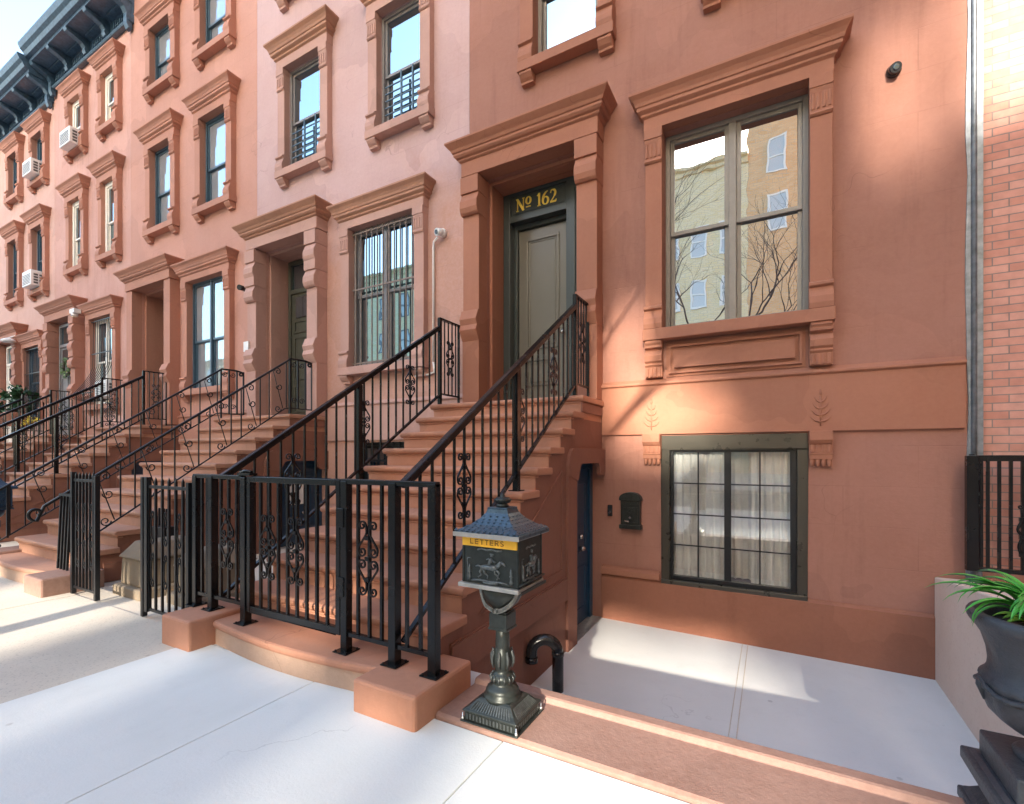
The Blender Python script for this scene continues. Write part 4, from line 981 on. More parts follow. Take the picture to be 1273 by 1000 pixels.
# ------------------------------------------------------------------ urn
def make_urn():
    cx,cy,z0 = .86,2.34,-.03
    u = empty('planter_urn',(cx,cy,z0),'weathered lead grey urn on a flared square pedestal at the areaway corner','urn')
    q = MB()
    for a,z_a,z_b in ((.222,.03,.075),(.215,.19,.24),(.17,.25,.338)): q.box(cx-a,cx+a,cy-a,cy+a,z_a,z_b)
    q.square_lathe([(.215,.076),(.195,.09),(.172,.115),(.16,.15),(.172,.175),(.20,.189)],(cx,cy)); q.square_lathe([(.20,.2405),(.178,.2495)],(cx,cy))
    q.build('pedestal', M['urn'], u, bevel=.008)
    q = MB()
    prof = [(.12,.371),(.125,.385),(.11,.40),(.07,.412),(.058,.43),(.062,.445),(.10,.462),(.135,.482),(.165,.508),(.188,.54),(.20,.575),(.206,.61),(.205,.635),(.212,.65),(.212,.665),(.198,.68),(.19,.70),(.187,.73),(.190,.775),(.205,.83),(.225,.868),(.236,.885),(.243,.90),(.245,.918),(.238,.93),(.224,.934),(.212,.925),(.20,.89),(.195,.85)]
    prof = [(r,.371+(z-.371)*.89) for r,z in prof]
    n = 48; vs = []
    for i,(r,z) in enumerate(prof):
        for k in range(n):
            t = 2*math.pi*k/n; rr = r
            if .50 <= z <= .62: rr = r*(1+.02*math.cos(14*t))
            if .70 <= z <= .83: rr = r*(1+.022*math.cos(9*t+z*9)*math.sin((z-.70)/.13*math.pi))
            vs.append((cx+rr*math.cos(t),cy+rr*math.sin(t),z0+z))
    q.add(vs,[(i*n+k,i*n+(k+1)%n,(i+1)*n+(k+1)%n,(i+1)*n+k) for i in range(len(prof)-1) for k in range(n)],True)
    # draped swags round the belly
    sw = []
    for k in range(97):
        t = 2*math.pi*k/96; sw.append((cx+(.212+.004*math.cos(t*30))*math.cos(t),cy+(.212+.004*math.cos(t*30))*math.sin(t),z0+.625-.03*abs(math.sin(t*3))))
    q.tube(sw,.010,8)
    for k in range(6):
        t = math.pi*k/3; c,s = math.cos(t),math.sin(t)
        q.tube([(cx+c*.21,cy+s*.21,z0+.63),(cx+c*.212,cy+s*.212,z0+.60),(cx+c*.20,cy+s*.20,z0+.55)],[.012,.014,.006],8)
    q.build('bowl', M['urn'], u)
    q = MB(); q.lathe([(.194,z0+.80),(.194,z0+.815),(.10,z0+.83),(.01,z0+.835)],(cx,cy),24); q.build('soil', M['soil'], u)
    # strap leaved plant
    pl = empty('strap_leaf_plant',(cx,cy,z0+.825),'bright green strap-leaved plant arching out of the grey urn','plant')
    r2 = random.Random(11)
    def leaf(mb, ang, base, length, up, droop, wd):
        c,s = math.cos(ang),math.sin(ang); n = 12; P = []; x = 0.; z = 0.; th = up
        bx,by = cx+c*base, cy+s*base
        vs = []
        for i in range(n+1):
            t = i/n; wl = wd*(.55+.75*t if t < .55 else (.9625*(1-((t-.55)/.45)**1.7)+.02)); 
            px_,py_,pz = bx+c*x, by+s*x, z0+.825+z
            fold = wl*.35
            vs += [(px_-s*wl/2,py_+c*wl/2,pz+fold),(px_,py_,pz),(px_+s*wl/2,py_-c*wl/2,pz+fold)]
            x += length/n*math.cos(th); z += length/n*math.sin(th); th -= droop/n*(.5+1.1*t)
        fs = []
        for i in range(n): fs += [(i*3,i*3+1,i*3+4,i*3+3),(i*3+1,i*3+2,i*3+5,i*3+4)]
        mb.add(vs,fs,True)
    lv = MB()
    for k in range(58):
        a = r2.uniform(0,2*math.pi); leaf(lv,a,r2.uniform(0,.09),r2.uniform(.20,.34),r2.uniform(.95,1.45),r2.uniform(1.7,2.9),r2.uniform(.018,.027))
    for a,l,up,dr in ((2.75,.36,1.0,1.7),(2.95,.37,.85,1.6),(3.2,.34,.95,2.0),(2.55,.32,1.05,2.1),(3.5,.32,.9,2.0),(2.2,.32,1.2,1.9),(2.4,.28,1.25,2.4)):
        leaf(lv,a,.04,l,up,dr,.025)
    lv.build('leaves', M['leaf'], pl, fix=False)
    lv = MB()
    for k in range(12):
        a = r2.uniform(0,2*math.pi); leaf(lv,a,r2.uniform(.05,.12),r2.uniform(.10,.17),r2.uniform(.3,.9),r2.uniform(.6,1.4),r2.uniform(.034,.05))
    lv.build('young_leaves', M['leaf2'], pl, fix=False)
make_urn()

# ------------------------------------------------------------------ houses to the left
def plain_door(h, xa, xb, mat, y=F+.37, light=True, zl=2.04, zb=5.0, name='front_door'):
    q = MB(); q.box(xa,xa+.07,y,y+.08,zl,zb); q.box(xb-.07,xb,y,y+.08,zl,zb); q.box(xa+.07,xb-.07,y,y+.08,zb-.07,zb); q.box(xa+.07,xb-.07,y,y+.08,zl+2.35,zl+2.43)
    f = q.build(name, mat, h, bevel=.004)
    q = MB(); q.box(xa+.07,xb-.07,y+.03,y+.07,zl,zl+2.35); w_ = xb-xa-.14; c = (xa+xb)/2
    for z0,z1 in ((.15,.65),(.75,1.55),(1.62,1.85)):
        for s in (-1,1):
            a = c+(.04 if s > 0 else -w_/2+.08); b = c+(w_/2-.08 if s > 0 else -.04)
            panel_rects(q,[(a,b,zl+z0,zl+z1)],y+.03,.018,.03)
    q.build('door_leaf', mat, f, bevel=.003)
    q = MB(); q.box(xa+.07,xb-.07,y+.04,y+.045,zl+2.43,zb-.07)
    if light: q.box(xa+.2,xb-.2,y+.012,y+.018,zl+1.9,zl+2.28)
    q.build('transom', M['glass'], f)
    q = MB(); q.tube([(xb-.14,y+.02,zl+1.0),(xb-.14,y-.05,zl+1.0)],[.025,.032],10); q.build('handle', M['steel'], f)
    return f
def bars(h, xa, xb, za, zb, n, y=F-.06, belly=False, mat=None, name='window_guard', r=.009, zz=()):
    q = MB()
    for i in range(n):
        x = xa+(xb-xa)*(i+.5)/n
        if belly:
            P = [(x,y+.02,zb),(x,y,za+.95)]+[(x,y-b,z) for b,z in catmull([(.0,za+.9),(.06,za+.72),(.20,za+.45),(.36,za+.22),(.40,za+.12),(.30,za+.06),(.10,za+.04),(.0,za+.04)],3)]
            q.tube(P, r, 5)
        else: q.box(x-r,x+r,y-r,y+r,za,zb)
    for z in zz: q.box(xa-.02,xb+.02,y-r*.8-.0,y+r*1.4,z-.012,z+.012)
    if belly: q.bar((xa,y-.375,za+.18),(xb,y-.375,za+.18),.02)
    return q.build(name, mat or M['iron_old'], h)
def ac_unit(x, z, label, y=F-.02, wd=.60, hh=.40, dp=.30):
    a = tag(MB().box(x-wd/2,x+wd/2,y-dp,y+.2,z,z+hh).build('air_conditioner', M['plastic'], None, bevel=.012, org=(x,y,z)), label, 'air conditioner', 'window air conditioners')
    q = MB()
    for k in range(3):
        for j in range(4): q.box(x+wd/2-.002,x+wd/2+.004,y-dp+.06+k*.12,y-dp+.15+k*.12,z+.05+j*.075,z+.10+j*.075)
    for j in range(7): q.box(x-wd/2+.05,x+wd/2-.05,y-dp-.004,y-dp+.002,z+.05+j*.04,z+.066+j*.04)
    q.build('grille', M['ac_grille'], a)
    return a

SH = (0,-4.71,-9.2,-13.73,-17.63,-21.9)
def D(i): return (-3.39+SH[i],-2.04+SH[i])
UP2 = ((6.34,8.1),(9.45,10.72))
# second house
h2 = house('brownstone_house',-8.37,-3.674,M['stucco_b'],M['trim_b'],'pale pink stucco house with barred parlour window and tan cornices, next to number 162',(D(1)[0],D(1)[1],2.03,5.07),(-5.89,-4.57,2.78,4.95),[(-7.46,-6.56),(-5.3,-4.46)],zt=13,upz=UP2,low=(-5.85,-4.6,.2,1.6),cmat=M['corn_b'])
door_surround(h2,*D(1),M['trim_b'],cmat=M['corn_b'],tiers=2); window_surround(h2,-5.89,-4.57,2.78,4.95,M['trim_b'],M['corn_b'])
plain_door(h2,D(1)[0]+.1,D(1)[1]-.1,M['door_green'])
sash_window(h2,-5.89,-4.57,2.78,4.95,M['frame_grey'],double=True,mid=.52)
bars(h2,-5.86,-4.60,2.80,4.93,11,y=F-.03,zz=(2.84,4.0,4.88),mat=M['guard_brown'],r=.0075)
for a,b in ((-7.46,-6.56),(-5.3,-4.46)):
    for za,zb in UP2: sash_window(h2,a,b,za,zb,M['frame_grey'],mid=.48)
    q = MB()
    for k in range(6): q.box(a+.1,b-.06,F-.02,F-.005,6.44+k*.105,6.455+k*.105)
    for x in (a+.42,b-.2): q.box(x-.012,x+.012,F-.025,F,6.40,7.12)
    q.build('child_guard', M['frame_blue'], h2)
basement_window(h2,-5.85,-4.6)
q = MB(); cx = (D(1)[0]+D(1)[1])/2; q.lathe([(.05,4.98),(.15,4.96),(.16,4.91),(.13,4.85),(.06,4.815),(.01,4.81)],(cx+.12,F+.42),24)
cl = q.build('porch_lamp', M['lamp_glass'], None, org=(cx+.12,F+.42,5.0)); tag(cl,'round frosted ceiling lamp in the doorway of the pink house','lamp')
MB().lathe([(.165,4.965),(.165,5.02)],(cx+.12,F+.42),24).build('rim', M['frame_grey'], cl)
# white camera and conduit on the pink house
q = MB(); q.tube([(-4.27,F-.03,2.72),(-4.25,F-.03,2.58),(-4.38,F-.03,2.55),(-4.6,F-.03,2.55)],.016,8); q.tube([(-4.27,F-.03,2.72),(-4.27,F-.03,4.35),(-4.25,F-.04,4.43),(-4.18,F-.05,4.47)],.016,8)
cd = q.build('conduit', M['plastic'], None, org=(-4.27,F,2.6)); tag(cd,'thin white conduit running down beside the barred window','pipe')
q = MB(); q.lathe([(.055,0),(.06,.05),(.05,.07)],(0,0),16)
wc = MB(); wc.v = [(-4.10+x,F-z,4.52+yy) for x,yy,z in q.v]; wc.f = q.f; wc.sm = q.sm; wc.tube([(-4.10,F-.05,4.52),(-4.13,F-.14,4.50)],[.05,.052],14)
wc_o = wc.build('security_camera', M['plastic'], None, org=(-4.1,F,4.5)); tag(wc_o,'white camera on the pink wall at the top of the conduit','camera')
q = MB(); q.tube([(-4.13,F-.141,4.50),(-4.132,F-.15,4.499)],.03,12); q.build('lens', M['plastic_dk'], wc_o)
q = MB(); q.box(-8.41,-8.27,F-.235,F-.21,3.26,3.44); pq = q.build('plaque', M['plastic'], None, org=(-8.34,F,3.3)); tag(pq,'small blank white plaque on the door pilaster of the pink house','plaque')
q = MB(); q.tube([(-8.64,F-.06,4.49),(-8.60,F-.20,4.47)],[.045,.05],12); q.box(-8.67,-8.61,F-.07,F,4.44,4.52)
bc = q.build('security_camera', M['plastic_dk'], None, org=(-8.6,F,4.5)); tag(bc,'black camera on the salmon wall beside the tall consoles of the pink house door','camera')

# third house
h3 = house('brownstone_house',-13.1,-8.374,M['stucco_c'],M['trim_c'],'salmon house with plain door pilasters and tall double parlour window, two doors from number 162',(D(2)[0],D(2)[1],2.03,5.07),(-10.55,-9.25,2.74,4.92),[(-12.05,-11.2),(-10.08,-9.2)],zt=13,upz=UP2)
door_surround(h3,*D(2),M['trim_c'],plain=True); window_surround(h3,-10.55,-9.25,2.74,4.92,M['trim_c'])
plain_door(h3,D(2)[0]+.1,D(2)[1]-.1,M['door_green'],y=F+.40)
sash_window(h3,-10.55,-9.25,2.74,4.92,M['frame_blue'],double=True,mid=.45,glass=M['glass_blind'],mull=.05,fw=.035)
for i,(a,b) in enumerate(((-12.05,-11.2),(-10.08,-9.2))):
    for za,zb in UP2: sash_window(h3,a,b,za,zb,M['frame_blue'],mid=.45,glass=M['glass_blind'])
# fourth house
h4 = house('brownstone_house',-17.4,-13.104,M['stucco_d'],M['trim_c'],'rose stucco house with white window frames and a wreath on its door',(D(3)[0],D(3)[1],2.03,5.07),(-14.95,-13.8,2.74,4.86),[(-16.2,-15.5),(-14.35,-13.70)],zt=11.5,upz=UP2)
door_surround(h4,*D(3),M['trim_c'],tiers=3); window_surround(h4,-14.95,-13.8,2.74,4.86,M['trim_c'])
plain_door(h4,D(3)[0]+.1,D(3)[1]-.1,M['frame_grey'],y=F-.03)
sash_window(h4,-14.95,-13.8,2.74,4.86,M['frame_white'],double=True)
bars(h4,-14.93,-13.82,2.78,4.84,10,y=F-.07,belly=True,zz=(4.0,4.8),r=.0065)
for a,b in ((-16.2,-15.5),(-14.35,-13.70)):
    for za,zb in UP2: sash_window(h4,a,b,za,zb,M['frame_white'],mid=.45,fw=.10,y=F-.02)
# fifth and sixth houses
h5 = house('brownstone_house',-21.9,-17.404,M['stucco_e'],M['trim_c'],'pale peeling house with black belly grille over its parlour window, beyond the rose house',(D(4)[0],D(4)[1],2.03,5.07),(-19.25,-18.1,2.74,4.75),[(-20.5,-19.8),(-18.65,-17.92)],zt=11.4,upz=UP2)
door_surround(h5,*D(4),M['trim_c'],tiers=3); window_surround(h5,-19.25,-18.1,2.74,4.75,M['trim_c'])
plain_door(h5,D(4)[0]+.1,D(4)[1]-.1,M['frame_white'],y=F-.03)
sash_window(h5,-19.25,-18.1,2.74,4.75,M['frame_blue'])
bars(h5,-19.23,-18.12,2.78,4.73,11,y=F-.07,belly=True,zz=(4.0,4.7),r=.0065)
for a,b in ((-20.5,-19.8),(-18.65,-17.92)):
    for za,zb in UP2: sash_window(h5,a,b,za,zb,M['frame_blue'])
h6 = house('brownstone_house',-26.4,-21.904,M['stucco_c'],M['trim_c'],'brownstone house at the far left end of the row, mostly out of sight',(D(5)[0],D(5)[1],2.03,5.07),(-23.6,-22.5,2.74,4.75),[(-24.9,-24.05),(-23.4,-22.5)],zt=11.4,upz=UP2)
door_surround(h6,*D(5),M['trim_c'],tiers=2); window_surround(h6,-23.6,-22.5,2.74,4.75,M['trim_c']); plain_door(h6,D(5)[0]+.1,D(5)[1]-.1,M['frame_blue'])
sash_window(h6,-23.6,-22.5,2.74,4.75,M['frame_blue'])
for a,b in ((-24.9,-24.05),(-23.4,-22.5)):
    for za,zb in UP2: sash_window(h6,a,b,za,zb,M['frame_blue'])

# roof cornices of the far houses: dark painted metal on scrolled brackets
def roof_cornice(h, x0, x1, z, drop=True):
    q = MB(); pr = .58
    q.prism_x([(F,z),(F-.10,z),(F-.12,z+.03),(F-.12,z+.06),(F-.04,z+.08),(F-.04,z+.42),(F-.10,z+.46),(F-pr+.06,z+.47),(F-pr+.06,z+.55),(F-pr-.02,z+.57),(F-pr-.06,z+.66),(F-pr-.12,z+.72),(F-pr-.16,z+.82),(F-pr-.16,z+.86),(F+.3,z+.92),(F+.3,z)],x0,x1)
    n = 4; L = (x1-x0)/n
    for k in range(n):                                  # panels and mouldings of the frieze
        a = x0+k*L+.22; b = x0+(k+1)*L-.02
        q.box(a,b,F-.06,F-.03,z+.14,z+.17); q.box(a,b,F-.06,F-.03,z+.34,z+.37)
        for m in range(9):
            xx = a+(b-a)*(m+.5)/9; q.box(xx-.02,xx+.02,F-.07,F-.03,z+.19,z+.32)
        for m in range(14):
            xx = a+(b-a)*(m+.5)/14; q.box(xx-.03,xx+.03,F-.20,F-.09,z+.405,z+.455)
    c = q.build('roof_cornice', M['cornice_m'], h, bevel=.004)
    for k in range(n+1):
        x = x0+.10+(x1-x0-.2)*k/n; q = MB()
        P = [(F-.03,z-.16),(F-.10,z-.15),(F-.14,z-.06),(F-.15,z+.06),(F-.14,z+.18),(F-.20,z+.28),(F-.34,z+.34),(F-pr+.08,z+.40),(F-pr+.05,z+.468),(F-.03,z+.468)]
        if k not in (0,n): P = [(F-.03,z+.09),(F-.13,z+.10),(F-.16,z+.17),(F-.15,z+.23),(F-.20,z+.30),(F-.34,z+.35),(F-pr+.08,z+.40),(F-pr+.05,z+.468),(F-.03,z+.468)]
        q.prism_x(P,x-.075,x+.075); q.build('bracket', M['cornice_m'], c, bevel=.006)
roof_cornice(h4,-17.38,-12.95,11.45); roof_cornice(h5,-21.88,-17.41,11.37); roof_cornice(h6,-26.38,-21.91,11.37)

ac_unit(-15.78,9.26,'white air conditioner in a top floor window of the rose house, with dark side grilles')
ac_unit(-18.28,9.22,'white air conditioner in a top floor window of the pale peeling house')
ac_unit(-18.28,6.11,'white air conditioner in a middle floor window of the pale peeling house',wd=.62,hh=.42)
ac_unit(-14.25,2.80,'boxy white air conditioner behind the belly grille of the rose house',y=F+.05,dp=.2)
q = MB(); cxw = -16.42; r3 = random.Random(3)
for k in range(150):
    a = r3.uniform(0,2*math.pi); b = r3.uniform(0,2*math.pi); rr = .20+.06*math.cos(b); p = Vector((cxw+rr*math.cos(a),F-.07-.05*abs(math.sin(b)),3.70+rr*math.sin(a)))
    d1 = Vector((r3.uniform(-1,1),r3.uniform(-1,.3),r3.uniform(-1,1))).normalized()*.05; d2 = d1.cross(Vector((0,1,0)))*.35
    q.add([p-d1,p+d2,p+d1,p-d2],[(0,1,2,3)])
wr = q.build('wreath', M['wreath'], None, org=(cxw,F-.07,3.70), fix=False); tag(wr,'round leafy wreath hung on the grey door of the rose house','wreath')
MB().tube([(cxw+.20*math.cos(a*math.pi/8),F-.06,3.70+.20*math.sin(a*math.pi/8)) for a in range(17)],.03,8).build('ring', M['bark'], wr)
q = MB(); q.lathe([(.04,4.80),(.16,4.74),(.17,4.68),(.02,4.66)],(-19.5,F-.35),18); q.tube([(-19.5,F-.35,4.80),(-19.5,F-.2,4.9),(-19.5,F,4.9)],.02,8)
wl = q.build('wall_lamp', M['plastic'], None, org=(-19.5,F,4.8)); tag(wl,'white shaded wall lamp in front of the pale peeling house at the picture edge','wall lamp')
q = MB(); q.lathe([(.03,0),(.08,.01),(.10,.05),(.09,.08)],(-14.15,F-.33),14)
sp = MB(); sp.box(-15.42,-15.16,F-.34,F-.2,4.93,5.03); sp.lathe([(.03,4.84),(.07,4.86),(.07,4.93)],(-15.3,F-.28),12)
spo = sp.build('flood_light', M['plastic'], None, org=(-15.3,F,4.9)); tag(spo,'white twin flood lamp under the door cornice of the rose house','flood lamp')
MB().lathe([(.01,4.835),(.055,4.838),(.055,4.845)],(-15.3,F-.28),12).build('lens', M['lamp_glass'], spo)

h4.location.z -= .10; h5.location.z -= .25; h6.location.z -= .40
# stoops and railings of the other houses
stoop2 = make_stoop(M['step_c'], M['cheek_shade_c'], M['kerb_stone']); stoop2.location.x += SH[1]; tag(stoop2,'worn brown stoop of the pink house with black scrolled railings')
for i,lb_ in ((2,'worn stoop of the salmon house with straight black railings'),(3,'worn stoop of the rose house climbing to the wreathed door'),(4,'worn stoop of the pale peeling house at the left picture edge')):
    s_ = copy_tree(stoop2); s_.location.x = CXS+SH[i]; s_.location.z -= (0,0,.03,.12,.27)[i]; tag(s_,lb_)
for i,nm in ((2,'salmon house'),(3,'rose house'),(4,'pale peeling house')):
    for x,sd in ((-1.89,'nearer'),(-3.70,'farther')):
        c_ = copy_tree(rail0); c_.location.x = x+SH[i]; c_.location.z -= (0,0,.03,.12,.27)[i]; tag(c_,'straight black railing on the %s side of the %s stoop' % (sd,nm))
# white notice on the basement door of the pink house
q = MB(); xn = CXS+SH[1]+.97-.13; q.box(xn-.004,xn+.004,4.85,5.18,.62,1.02); nt_ = q.build('paper_notice', M['plastic'], None, org=(xn,5,.8)); tag(nt_,'blank white paper notice taped to the navy door under the pink house stoop','notice')

def make_scroll_railing():
    r = empty('scroll_railing',(0,1.99,0),None,'railing','scrolled iron railings of the pink house stoop')
    g = lambda y: .87+(y-1.99)*(2.89-.87)/2.86
    nb = lambda y: ZP+RISE*(1+(y-2.26)/RUN)+.06
    q = MB(); P = [(0,y,z) for y,z in spiral(1.93,.80,.02,.075,-1.2,.95,12)]+[(0,1.99,.872),(0,2.3,g(2.3)),(0,4.78,g(4.78)),(0,4.85,2.90),(0,5.12,2.905),(0,5.2,2.89)]+[(0,y,z) for y,z in spiral(5.19,2.855,.04,.015,1.2,-1,8)]
    q.tube(P,.016,8); q.build('handrail', M['iron_old'], r)
    q = MB(); q.tube([(0,2.10,nb(2.20)-.06),(0,2.26,nb(2.26)),(0,4.75,nb(4.75)),(0,4.83,ZL+.10),(0,5.25,ZL+.10)],.010,6); q.build('bottom_rail', M['iron_old'], r)
    ys = [2.22+.142*i for i in range(19)]
    for i,y in enumerate(ys):
        if i%3 != 2: MB().box(-.0065,.0065,y-.0065,y+.0065,nb(y),g(y)).build('baluster', M['iron_old'], r)
        else:
            q = MB(); y0,y1 = y-.075,y+.085; z0,z1 = nb(y1)+.02,g(y0)-.02
            q.tube([(0,y0,z1),(0,y1,z0)],.0065,5)
            for cy_,cz,a0,tn in ((y0+.075,g(y0+.075)-.07,math.pi,-1.3),(y1-.085,nb(y1-.08)+.065,0,-1.3),(y0+.10,(z0+z1)/2+.05,math.pi,1.1)):
                q.tube([(0,a,b) for a,b in spiral(cy_,cz,.055,.014,a0,tn,16)],.0055,4)
            q.build('scroll_bar', M['iron_old'], r)
    for y in (2.20,4.84,4.98,5.12,5.24):
        zb = ZP+RISE if y < 3 else ZL+.0
        zt = g(y) if y < 4.8 else 2.9
        MB().box(-.011,.011,y-.011,y+.011,zb if y < 4.9 else ZL+.1,zt).build('post', M['iron_old'], r)
    for cy_ in (4.91,5.05):
        for z_,a_ in ((2.82,math.pi),(2.25,0)): MB().tube([(0,a,b) for a,b in spiral(cy_,z_,.05,.012,a_,1.3,14)],.0055,4).build('scroll_bar', M['iron_old'], r)
    return r
sr0 = make_scroll_railing(); sr0.location.x = -1.90+SH[1]; tag(sr0,'scrolled black railing on the side of the pink house stoop nearest number 162')
sr1 = copy_tree(sr0); sr1.location.x = -3.74+SH[1]; tag(sr1,'scrolled black railing on the far side of the pink house stoop')

# spiked gate leaves in front of the pink house
def yard_gate(x0, x1, zt, label, dbl=False, n=6, zb=.06):
    Y = 2.10; g = empty('yard_gate',(x0,Y,0),label,'gate','spiked yard gates of the pink house')
    q = MB(); q.box(x0,x0+.04,Y-.02,Y+.02,0,zt+.08); q.box(x1-.04,x1,Y-.02,Y+.02,0,zt+.05)
    if dbl: q.box(x0+.06,x0+.11,Y-.02,Y+.02,.05,zt+.08)
    q.box(x0+.04,x1-.04,Y-.008,Y+.008,zt-.015,zt+.012); q.box(x0+.04,x1-.04,Y-.008,Y+.008,zb,zb+.025); q.build('frame', M['iron_old'], g, bevel=.003)
    for i in range(n):
        x = x0+.04+(x1-x0-.08)*(i+.7)/(n+.4); q = MB(); q.box(x-.009,x+.009,Y-.009,Y+.009,zb+.025,zt+.05); q.add([(x-.009,Y-.009,zt+.05),(x+.009,Y-.009,zt+.05),(x+.009,Y+.009,zt+.05),(x-.009,Y+.009,zt+.05),(x,Y,zt+.085)],[(0,1,4),(1,2,4),(2,3,4),(3,0,4)])
        q.build('bar', M['iron_old'], g)
    for i in range(0,n-1,2):
        q = MB(); xm = x0+.04+(x1-x0-.08)*(i+1.2)/(n+.4)
        for z in (.42,.78):
            for s in (-1,1): q.tube([(xm+a,Y,z+s*b) for a,b in catmull([(.028,.0),(.026,.08),(0,.14),(-.025,.11),(-.01,.085)],4)],.0065,5); q.tube([(xm-a,Y,z+s*b) for a,b in catmull([(.028,.0),(.026,.06),(.0,.10)],4)],.0065,5)
        q.build('scroll', M['iron_old'], g)
    return g
yard_gate(-6.26,-5.70,1.15,'spiked black gate leaf beside the worn stone block, nearer the pink house stoop',n=6)
yard_gate(-4.84,-4.08,1.13,'spiked black gate leaf hung beside the end post of the 162 fence',dbl=True,n=6)
q = MB(); yf = empty('fence_stub',(-6.5,2.1,.2),'short leaning stub of black fence on the end block of the pink house stoop','fence')
for i in range(4):
    x = -6.62+i*.075; MB().bar((x,2.10,.21),(x+.035,2.12,1.0),.02).build('bar', M['iron_old'], yf)
MB().bar((-6.62,2.12,.985),(-6.33,2.12,.985),.025).build('rail', M['iron_old'], yf)
# worn stone blocks in the yard
def yard_block(x0, x1, y0, y1, h, label, s):
    r4 = random.Random(s); m = .09
    q = MB(); q.box(x0-.05,x1+.05,y0-.05,y1+.05,-.02,.09)
    q.hexa([(x0,y0,.09),(x1,y0,.09),(x1,y1,.09),(x0,y1,.09),(x0+.01,y0+.01,h),(x1-.01,y0+.01,h),(x1-.01,y1-.01,h),(x0+.01,y1-.01,h)])
    q.hexa([(x0-.02,y0-.02,h),(x1+.02,y0-.02,h),(x1+.02,y1+.02,h),(x0-.02,y1+.02,h),(x0+m,y0+m,h+.16),(x1-m,y0+m,h+.16),(x1-m,y1-m,h+.16),(x0+m,y1-m,h+.16)])
    o = q.build('stone_block', M['rock'], None, bevel=.02, seg=3, org=((x0+x1)/2,(y0+y1)/2,0)); return tag(o,label,'stone block','stone blocks in the pink house yard')
yard_block(-5.88,-5.42,2.35,2.95,.36,'worn stone block with sloping top behind the open gate gap',1)
yard_block(-5.05,-4.62,2.45,3.0,.34,'worn stone block half hidden behind the double-barred gate leaf',2)
q = MB(); q.box(-6.15,-5.9,2.75,2.9,.42,.60); 
for i in range(5): q.bar((-6.13+i*.052,2.82,.60),(-6.13+i*.052,2.82,.80),.018)
mt_ = q.build('meter_cover', M['iron_old'], None, org=(-6,2.8,.4), bevel=.004); tag(mt_,'small spiked iron cover beside the stoop of the pink house','iron cover')
# a second pedestal mailbox at the foot of the salmon house stoop
pm2 = copy_tree(mail, None, {m_.name: M['door_navy'] for m_ in (M['cast'],M['cast_blue'],M['cast_rub'],M['cast_edge'],M['cast_pale'],M['brass'],M['brass_dark'])})
pm2.location = (-8.95,2.2,0); tag(pm2,'dark navy pedestal mailbox at the foot of the salmon house stoop','mailbox')

# planting by the far stoops
def shrub(name, c, rx, rz, n, mat, label, seed, leafs=.09, pot=True):
    r5 = random.Random(seed); t = empty(name,(c[0],c[1],c[2]),label,'plant'); q = MB()
    cl_ = [Vector((r5.gauss(0,.42)*rx,r5.gauss(0,.42)*rx,r5.uniform(.1,1)*rz)) for _ in range(14)]
    for k in range(n):
        b = cl_[k%14]; p = Vector(c)+b+Vector((r5.gauss(0,.13)*rx,r5.gauss(0,.13)*rx,r5.gauss(0,.12)*rz)); d1 = Vector((r5.uniform(-1,1),r5.uniform(-1,1),r5.uniform(-.6,1))).normalized()*leafs*r5.uniform(.6,1.2)
        d2 = d1.cross(Vector((r5.uniform(-1,1),r5.uniform(-1,1),r5.uniform(-1,1)))).normalized()*leafs*.35
        q.add([p-d1,p+d2,p+d1,p-d2],[(0,1,2,3)])
    q.build('foliage', mat, t, fix=False)
    q = MB()
    for k in range(6):
        b = cl_[k]; q.tube([(c[0],c[1],c[2]),(c[0]+b.x*.5,c[1]+b.y*.5,c[2]+b.z*.6),(c[0]+b.x,c[1]+b.y,c[2]+b.z)],[.02,.014,.006],5)
    q.build('stem', M['bark'], t)
    if pot: MB().lathe([(.16,c[2]-.36),(.2,c[2]-.34),(.24,c[2]-.04),(.26,c[2]-.02),(.26,c[2]+.02),(.2,c[2]+.02)],(c[0],c[1]),16).build('pot', M['trim_c'], t)
    return t
shrub('potted_shrub',(-18.35,4.95,2.55),.36,.62,600,M['bush'],'dark green leafy shrub standing by the rose house landing at the picture edge',5,.10)
shrub('potted_flower',(-15.15,4.35,2.0),.16,.26,120,M['flower'],'small pot of yellow flowers on the rose house stoop',6,.04,pot=False)

